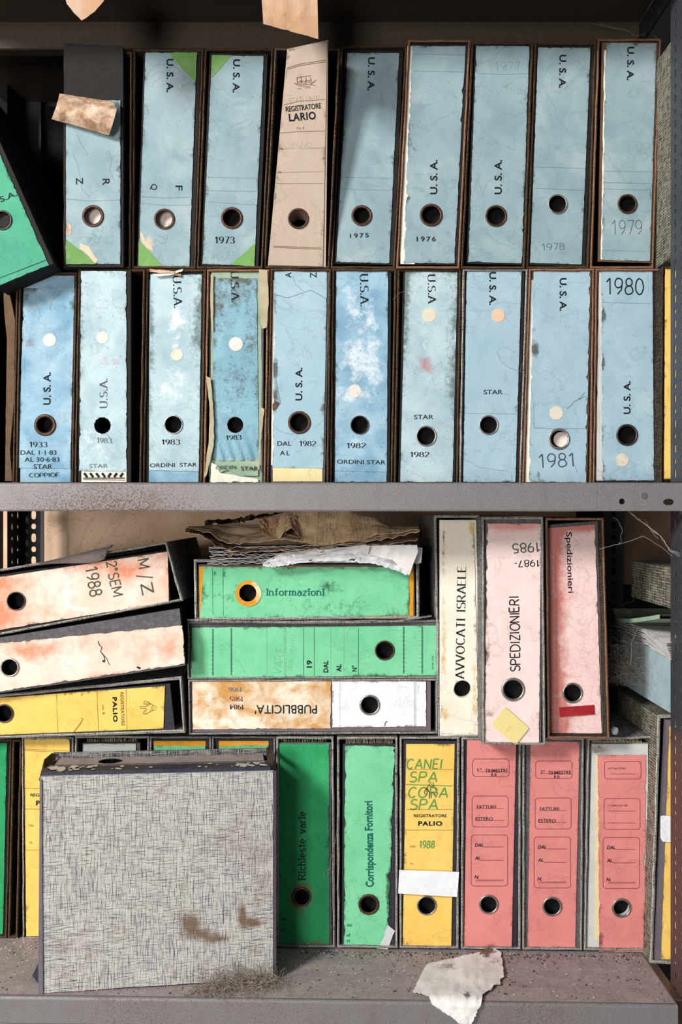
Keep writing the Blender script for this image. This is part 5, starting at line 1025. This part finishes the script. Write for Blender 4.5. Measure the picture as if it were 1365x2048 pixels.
# ------------------------------------------------------------------ crumpled newspapers on the centre stack
def crumple(name, front, back, yf, yb, mat, T, seed, amp=.003, ragged=3.0, nv=14, mid=None, thick=.0007):
    """sheet between a front polyline (pixels, on depth yf) and a back one (on depth yb), crumpled"""
    pf, pbk = Pl(yf), Pl(yb); V, Fc = [], []; n = 60
    def at(pl_, u):
        x0, x1 = pl_[0][0], pl_[-1][0]; x = x0+(x1-x0)*u
        for a, b in zip(pl_, pl_[1:]):
            if a[0] <= x <= b[0]: t = (x-a[0])/max(1e-6, b[0]-a[0]); t = t*t*(3-2*t) if ragged < 3.1 else t; return x, a[1]+(b[1]-a[1])*t
        return x, pl_[-1][1]
    for j in range(nv+1):
        v = j/nv
        for i in range(n+1):
            u = i/n; a = at(front, u); b = at(back, u)
            rg = ragged*(nz(u*40, seed, 2)+.5*nz(u*130, seed, 3))*(1-v)**3
            A_ = pf.P(a[0]+rg*.6, a[1]+rg); B_ = pbk.P(*b)
            p = A_.lerp(B_, v); e = 1 if 0 < j else .3
            p.z += amp*e*(nz(u*7, v*4, seed)+.5*nz(u*18, v*9, seed+3)+(1.2*abs(nz(u*3+v, v*2, seed+7))))*math.sin(math.pi*min(1, .15+v*.8))
            V.append(p)
    for j in range(nv):
        for i in range(n): k = j*(n+1)+i; Fc.append((k, k+1, k+n+2, k+n+1))
    m = len(V); V += [v_+Vector((0, 0, -thick)) for v_ in V]; Fc += [tuple(m+k for k in f[::-1]) for f in Fc]
    for i in range(n): Fc.append((i, m+i, m+i+1, i+1))
    return obj(name, V, Fc, mat, T, [(0, 0, 0)]*len(V))
t = NT('printed_newsprint')      # columns of illegible print
c = t.mix(t.thr(t.noise(30, 5), .35, 3), lin((232, 206, 168)), lin((196, 162, 124)))
v = t.n('SeparateXYZ'); t.set(v.inputs[0], t.coord())
ln = t.thr(t.math('SINE', t.math('MULTIPLY', t.math('ADD', v.outputs[1], t.math('MULTIPLY', v.outputs[2], 1.2)), 1500)), -.1, 4)
wd = t.thr(t.noise(1, 2, vec=t.coord((700, 60, 60))), .47, 8); cm = t.thr(t.math('SINE', t.math('MULTIPLY', v.outputs[0], 130)), -.75, 6)
c = t.mix(t.math('MULTIPLY', t.math('MULTIPLY', ln, wd), t.math('MULTIPLY', cm, .8)), c, lin((70, 56, 42)))
t.bump(t.noise(60, 4), .3, .001); M['news'] = t.fin(c, .9)
NP = 'crumpled papers on the centre stack'
T = thing('newspaper', 'brown crumpled newspaper with ragged burnt edges lying highest on the centre stack', 'newspaper', (-.03, .05, -.055), NP)
crumple('lower_leaf', [(368, 1060), (420, 1064), (440, 1082), (470, 1088), (560, 1078), (640, 1090), (720, 1086), (800, 1072), (840, 1062)], [(400, 1052), (470, 1046), (560, 1052), (700, 1050), (836, 1052)], -.03, .06, 'newsprint', T, 3, .004, 5)
crumple('printed_leaf', [(556, 1078), (574, 1060), (584, 1054), (596, 1068), (606, 1082), (650, 1088), (720, 1080), (760, 1068), (792, 1066), (836, 1058)], [(545, 1030), (600, 1016), (680, 1018), (740, 1034), (790, 1052), (836, 1056)], -.028, .03, 'news', T, 4, .002, 2)
crumple('folded_leaf', [(520, 1062), (540, 1076), (566, 1080), (574, 1060), (590, 1055), (604, 1080), (612, 1078)], [(520, 1036), (560, 1032), (590, 1032), (612, 1034)], -.020, .02, 'brownpaper', T, 5, .006, 3.5)
crumple('burnt_leaf', [(410, 1052), (430, 1046), (452, 1050), (490, 1044), (500, 1030), (530, 1038), (548, 1030), (580, 1036), (600, 1026)], [(410, 1046), (470, 1040), (540, 1030), (600, 1018)], .06, .24, 'char', T, 6, .008, 9)
crumple('burnt_leaf', [(372, 1058), (395, 1066), (412, 1072), (430, 1088), (455, 1098)], [(380, 1053), (410, 1056), (430, 1064), (455, 1070)], -.045, .1, 'char', T, 7, .004, 5)
crumple('torn_strip', [(370, 1064), (398, 1068), (416, 1078), (436, 1094), (462, 1100)], [(374, 1058), (400, 1062), (424, 1070), (462, 1086)], -.052, .02, 'tanback', T, 8, .002, 3)
T = thing('paper_bundle', 'bundle of grey dusty papers directly on the uppermost green file', 'paper', (-.06, .05, -.075), NP)
for k in range(10):
    y0 = 1127-3.6*k
    crumple('sheet', [(418+rr.uniform(-4, 6), y0), (470, y0-2+rr.uniform(-3, 3)), (500, y0-1+rr.uniform(-3, 1)), (620, y0-4+rr.uniform(-2, 2)), (760, y0-6), (842-rr.uniform(0, 12), y0-4)], [(420, y0-3), (600, y0-6), (840, y0-5)], -.012-.002*(k % 3), .2, 'greypaper' if k % 3 else 'white_clean', T, 20+k, .0016, 4, 5)
crumple('torn_sheet', [(455, 1112), (500, 1104), (560, 1100), (640, 1098), (690, 1086), (770, 1090), (836, 1078)], [(455, 1098), (560, 1092), (700, 1082), (836, 1074)], -.04, .05, 'tanback', T, 33, .003, 4)
T = thing('torn_paper', 'white crumpled paper hanging over the front of the uppermost green file', 'paper', (.03, -.02, -.07), NP)
p9 = Pl(-.03)
tops = [(526, 1126), (560, 1106), (600, 1102), (640, 1098), (690, 1094), (730, 1090), (780, 1096), (828, 1092), (836, 1098)]
bots = [(526, 1133), (550, 1134), (575, 1130), (600, 1126), (650, 1122), (700, 1124), (752, 1128), (790, 1140), (818, 1151)]
V, Fc = [], []; n = 64; nv = 10
def lp(L, u):
    s = u*(len(L)-1); i = min(int(s), len(L)-2); f_ = s-i; return L[i][0]+(L[i+1][0]-L[i][0])*f_, L[i][1]+(L[i+1][1]-L[i][1])*f_
for j in range(nv+1):
    for i in range(n+1):
        u, v = i/n, j/nv; a, b = lp(tops, u), lp(bots, u); rg = 3.5*nz(u*45, 1, 3)
        x, y = a[0]+(b[0]-a[0])*v, a[1]+(b[1]+rg-a[1])*v
        V.append(p9.P(x, y, .004*nz(u*9, v*3, 2)+.003*nz(u*24, v*6, 5)-.016*(1-v)))
for j in range(nv):
    for i in range(n):
        k = j*(n+1)+i
        if nz(i*.5, j*.7, 8) > .55: continue
        Fc.append((k, k+1, k+n+2, k+n+1))
m = len(V); V += [v_+Vector((0, .0006, 0)) for v_ in V]; Fc += [tuple(m+k for k in f[::-1]) for f in Fc]
obj('sheet', V, Fc, 'white_clean', T, [(0, 0, 0)]*len(V))
letters(p9, T, NOW, .016, [('stencil', 'DIR', 582, 1108, 3, 14, -75), ('stencil', 'STAR', 592, 1111, 3, 12, -75), ('line', [(742, 1094), (738, 1108)], 3)], 'kgrey')
poly('grey_corner', p9, [(745, 1091), (834, 1090), (836, 1104), (820, 1149), (806, 1140), (786, 1120), (744, 1110)], 'greypaper', T, .016, .0006, 2, 5)
poly('corner', Pl(-.02), [(826, 1092), (845, 1096), (843, 1126), (832, 1128), (828, 1110)], 'white_clean', T, .0, .0006, 1.5, 6)

# ------------------------------------------------------------------ notes hanging from the top shelf
pn = Pl(-.152)
T = thing('paper_note', 'brown paper note hanging from the top shelf above the beige file', 'paper', pn.P(580, -50))
sheet('note', pn, [520, -60, 634, -60, 637, 78, 527, 48], 'brownpaper', T, None, .001, .0006, .003, .02, (0, 0, 0, 2), nx=12, ny=16, seed=4)
T = thing('paper_note', 'torn pointed paper note hanging from the top shelf at upper left', 'paper', pn.P(165, -50))
poly('note', pn, [(110, -55), (214, -55), (208, 2), (188, 24), (163, 41), (148, 26), (134, 8)], 'brownpaper', T, .001, .0006, 1.5, 5)

# ------------------------------------------------------------------ scrap on the bottom shelf, draped over its edge
def surf(px, py):     # where a pixel meets the shelf top or, beyond the edge, its lip
    dx, dz = (px-CX)/F, (CY-py)/F
    t_ = 0; z0 = -.6410-.0135*.62
    t_ = (-.6410-.0135*.62)/(dz+.0135*dx)
    y = t_-D
    if y > -.150: return Vector((t_*dx, y, t_*dz))+Vector((0, 0, .0035))
    t2 = D-.1535; return Vector((t2*dx, -.1535, t2*dz))
T = thing('paper_scrap', 'torn white paper scrap with charred edges draped over the edge of the bottom shelf', 'paper', surf(900, 1990))
out = [(855, 1934), (910, 1922), (957, 1911), (980, 1908), (990, 1903), (1003, 1912), (1006, 1940), (1008, 1960), (1000, 1966), (1002, 1975), (988, 1976), (984, 1984), (972, 1990), (966, 1996), (964, 2004), (958, 2014), (952, 2026), (943, 2046), (936, 2052), (918, 2046), (908, 2034), (896, 2026), (880, 2018), (870, 2010), (858, 2000), (842, 1994), (825, 1992), (832, 1978), (846, 1948)]
P2 = []
for i in range(len(out)):
    a, b = out[i], out[(i+1) % len(out)]; n = max(1, int(math.hypot(b[0]-a[0], b[1]-a[1])/3))
    for k in range(n):
        x, y = a[0]+(b[0]-a[0])*k/n, a[1]+(b[1]-a[1])*k/n; j = 2.4 if (y > 1975 or x > 960) else .6; P2.append((x+j*nz(x*.4, y*.4, 1), y+j*nz(x*.4, y*.4, 7)))
# fill with an interior lattice clipped to the outline
def inside(x, y):
    c = False
    for i in range(len(P2)):
        x1, y1 = P2[i]; x2, y2 = P2[i-1]
        if (y1 > y) != (y2 > y) and x < (x2-x1)*(y-y1)/(y2-y1)+x1: c = not c
    return c
from mathutils.geometry import delaunay_2d_cdt
pts = [Vector(p) for p in P2]; nb_ = len(pts)
pts += [Vector((x+R.uniform(-1, 1), y+R.uniform(-1, 1))) for x in range(828, 1010, 6) for y in range(1906, 2050, 6) if inside(x, y)]
vv, ee, ff, *_ = delaunay_2d_cdt(pts, [(i, (i+1) % nb_) for i in range(nb_)], [], 1, .001)
def lift(x, y): return .0015+.004*abs(nz(x*.05, y*.05, 3))+.0012*nz(x*.2, y*.2, 6)
V = []
for p in vv:
    q_ = surf(p.x, p.y); h = lift(p.x, p.y); q_ += Vector((0, -h*.5, h*.8)) if q_.y > -.15 else Vector((0, -h, 0)); V.append(q_)
n = len(V); Fc = [tuple(f) for f in ff if f]
V += [v_-Vector((0, -.0004, .0005)) for v_ in V]; Fc += [tuple(n+k for k in f[::-1]) for f in Fc]
st = [stain_at([(895, 1938, 20, 8, 'r', .32), (905, 1950, 60, 16, 'r', .1), (920, 1990, 20, 8, 'r', .22), (935, 1998, 8, 6, 'r', .5), (870, 1975, 30, 5, 'r', .16), (992, 1930, 16, 10, 'r', .3), (972, 1916, 8, 5, 'r', .6)], p.x, p.y) for p in vv]
obj('sheet', V, Fc, 'greypaper', T, st*2, None, True)
poly('charred_corner', Pl(-.02), [(958, 1911), (964, 1902), (978, 1896), (988, 1900), (984, 1904), (972, 1910)], 'char', T, .004, .001, 2, 4)
poly('charred_corner', Pl(-.03), [(996, 1934), (1006, 1928), (1014, 1932), (1006, 1940)], 'char', T, .004, .001, 2, 5)
# ------------------------------------------------------------------ crumbs, fluff, cobwebs
def crumbs(name, lab, pts_, mat, s0, s1, seed, cat='rubble'):
    r = random.Random(seed); V, Fc = [], []
    for p in pts_:
        s = s0+(s1-s0)*r.random()**3; k = len(V)
        for d in ((1, 0, 0), (-.5, .8, 0), (-.5, -.8, .1), (0, 0, .9)): V.append(Vector(p)+Vector(d)*s*r.uniform(.6, 1.3))
        Fc += [(k, k+1, k+2), (k, k+1, k+3), (k+1, k+2, k+3), (k+2, k, k+3)]
    o = obj(name, V, Fc, mat, None); o['label'] = lab; o['category'] = cat; o['kind'] = 'stuff'; return o
def shelf_pt(x, y): return (x, y, -.6410-.0135*(x+.62)+.0012)
pl1 = [shelf_pt(R.uniform(-.5, .445), R.uniform(-.14, .01)) for _ in range(1100)]+[shelf_pt(R.uniform(-.06, .44), -.008-abs(R.gauss(0, .012))*(1+nz(_*.1,1))) for _ in range(420)]+[shelf_pt(R.uniform(-.50, -.44), R.gauss(-.02, .02)) for _ in range(120)]
crumbs('plaster_crumbs', 'pale crumbs of plaster scattered over the bottom shelf', pl1, 'crumb', .0004, .0022, 3)
pl2 = [shelf_pt(R.uniform(-.55, .445), R.uniform(-.145, .01)) for _ in range(900)]+[shelf_pt(R.uniform(-.06, .44), -.012-abs(R.gauss(0, .010))) for _ in range(700)]
crumbs('dirt_crumbs', 'dark crumbs of dirt scattered over the bottom shelf', pl2, 'crumb_dark', .0004, .0022, 4)
pl3 = [(R.uniform(-.5, .455), R.uniform(-.149, -.13), .0395) for _ in range(700)]+[(R.uniform(.36, .455), R.uniform(-.149, -.13), .0400) for _ in range(220)]
crumbs('shelf_dirt', 'dark crumbs along the top edge of the middle shelf', pl3, 'crumb_dark', .0004, .0014, 5)
def fluff(c, r, n, seed, steps=14, sq=.5):
    rr_ = random.Random(seed); L = []
    for k in range(n):
        p = Vector(c)+Vector((rr_.gauss(0, r*.5), rr_.gauss(0, r*.25), abs(rr_.gauss(0, r*.5))*sq)); d = Vector((rr_.gauss(0, 1), rr_.gauss(0, 1), rr_.gauss(0, 1))).normalized(); l = [p.copy()]
        for i in range(steps):
            d = (d+Vector((rr_.gauss(0, .6), rr_.gauss(0, .6), rr_.gauss(0, .6)))).normalized(); p = p+d*r*.11; p.z = max(p.z, c[2]); l.append(p.copy())
        L.append(l)
    return L
zz = lambda x: -.6410-.0135*(x+.62)+.0012
T = thing('dust_clump', 'grey fluff and dust clump at the front right foot of the woven box', 'dust', (-.13, -.135, zz(-.13)))
thread_mesh('fluff', fluff((-.155, -.128, zz(-.15)), .030, 170, 1)+fluff((-.115, -.118, zz(-.1)), .026, 240, 2)+fluff((-.19, -.138, zz(-.19)), .018, 60, 3), .00022, 'dust', T)
T = thing('dust_clump', 'small grey fluff ball stuck on the top left of the loose coral label', 'dust', Pl(-.01).P(1200, 1500))
thread_mesh('fluff', [[v_ for v_ in l] for l in fluff(Pl(-.012).P(1198, 1506), .012, 70, 5, 10, 1.2)], .00012, 'dust', T)
T = thing('dust_clump', 'tangle of dusty threads on the pile beyond the post at the right', 'dust', (.44, .04, -.27))
thread_mesh('fluff', fluff((.435, .05, -.262), .045, 260, 8, 16, 1.4), .00014, 'dust', T)
T = thing('paper_ball', 'tiny crumpled white paper ball on the dusty file top at the right', 'paper', (.405, .02, -.325))
V, Fc = [], []; n = 10
for j in range(7):
    for i in range(n):
        a, b = 2*math.pi*i/n, math.pi*j/6; q_ = Vector((math.sin(b)*math.cos(a), math.sin(b)*math.sin(a), -math.cos(b)))*.0055*(1+.35*nz(i*1.3, j*1.7, 2)); V.append(q_+Vector((.409, .004, -.3265)))
for j in range(6):
    for i in range(n): Fc.append((j*n+i, j*n+(i+1) % n, (j+1)*n+(i+1) % n, (j+1)*n+i))
obj('wad', V, Fc, 'white_clean', T)
def web(pts_, sub_=8, j=.0012, seed=0):
    rr_ = random.Random(seed); L = []
    for a, b in zip(pts_, pts_[1:]):
        for k in range(sub_): L.append(a.lerp(b, k/sub_)+Vector((rr_.gauss(0, j*.3), 0, rr_.gauss(0, j*.3))))
    L.append(pts_[-1]); return L
q = Pl(-.12).P
T = thing('cobweb', 'cobweb strands hung between the middle shelf and the slotted post at the right', 'cobweb', q(1290, 1060))
L = []
for k in range(4): L.append(web([q(1258, 1022), q(1272, 1034), q(1296, 1052), q(1322, 1072), q(1340, 1100), q(1362, 1106+3*k)], 6, .002, k))
L += [web([q(1290, 1040), q(1302, 1060), q(1318, 1078)], 6, .0015, 9), web([q(1200, 1098), q(1230, 1090), q(1262, 1082), q(1288, 1072)], 6, .0008, 11), web([q(1288, 1072), q(1320, 1092), q(1345, 1112)], 6, .0008, 12), web([q(1276, 1256), q(1264, 1286), q(1262, 1330)], 6, .0012, 13), web([q(1246, 980), q(1250, 1000), q(1246, 1020)], 4, .002, 14), web([q(1228, 1035), q(1236, 1040), q(1246, 1062), q(1240, 1090)], 6, .002, 15)]
thread_mesh('strands', L, .00022, 'web', T)
q = Pl(-.02).P
T = thing('cobweb', 'thin cobweb strands across the fronts of the two green files', 'cobweb', q(670, 1700))
thread_mesh('strands', [web([q(680, 1600), q(672, 1680), q(655, 1750)], 6, .001, 1), web([q(660, 1735), q(648, 1746), q(650, 1760)], 6, .002, 2), web([q(662, 1736), q(655, 1752)], 6, .002, 3)], .00018, 'web', T)
q = Pl(.03).P
T = thing('cobweb', 'cobweb thread hanging under the top shelf at the upper right', 'cobweb', q(1260, 60))
thread_mesh('strands', [web([q(1196, 46), q(1230, 56), q(1250, 58), q(1270, 72), q(1300, 66), q(1326, 84)], 6, .001, 1), web([q(1180, 46), q(1230, 57), q(1256, 62), q(1272, 73)], 6, .001, 2)], .00025, 'dust', T)
q = Pl(-.03).P
T = thing('cobweb', 'fine cobweb across the labels of the 1982 and 1981 files in the lower row', 'cobweb', q(900, 700))
thread_mesh('strands', [web([q(786, 600), q(800, 585), q(840, 575), q(880, 545)], 6, .001, 21), web([q(994, 706), q(1014, 732), q(1046, 744), q(1062, 770)], 6, .001, 22), web([q(1040, 742), q(1060, 690), q(1074, 690)], 6, .001, 23)], .00014, 'dust', T)

# ------------------------------------------------------------------ files on the shelf below, their heads just in view
for k, (x0, x1) in enumerate([(-46, 22), (66, 152), (172, 268), (300, 344), (366, 500), (530, 640)]):
    pl = Pl(0); z = CY+1.038*F/D
    binder(('leftmost' if k == 0 else ['second', 'third', 'fourth', 'fifth', 'sixth'][k-1])+' from the left of the pale file heads under the bottom shelf', [x0, 2016, x1, 2016, x1, 2390, x0, 2390], None, [x0-8, 2006, x1+9, 2006, x1+9, z, x0-8, z], pl, mat='peach' if k != 2 else 'white', bm=(1, 3, 2, 3), seed=80+k, wall=3, emat='edge_grey', group='files on the shelf below the bottom shelf')
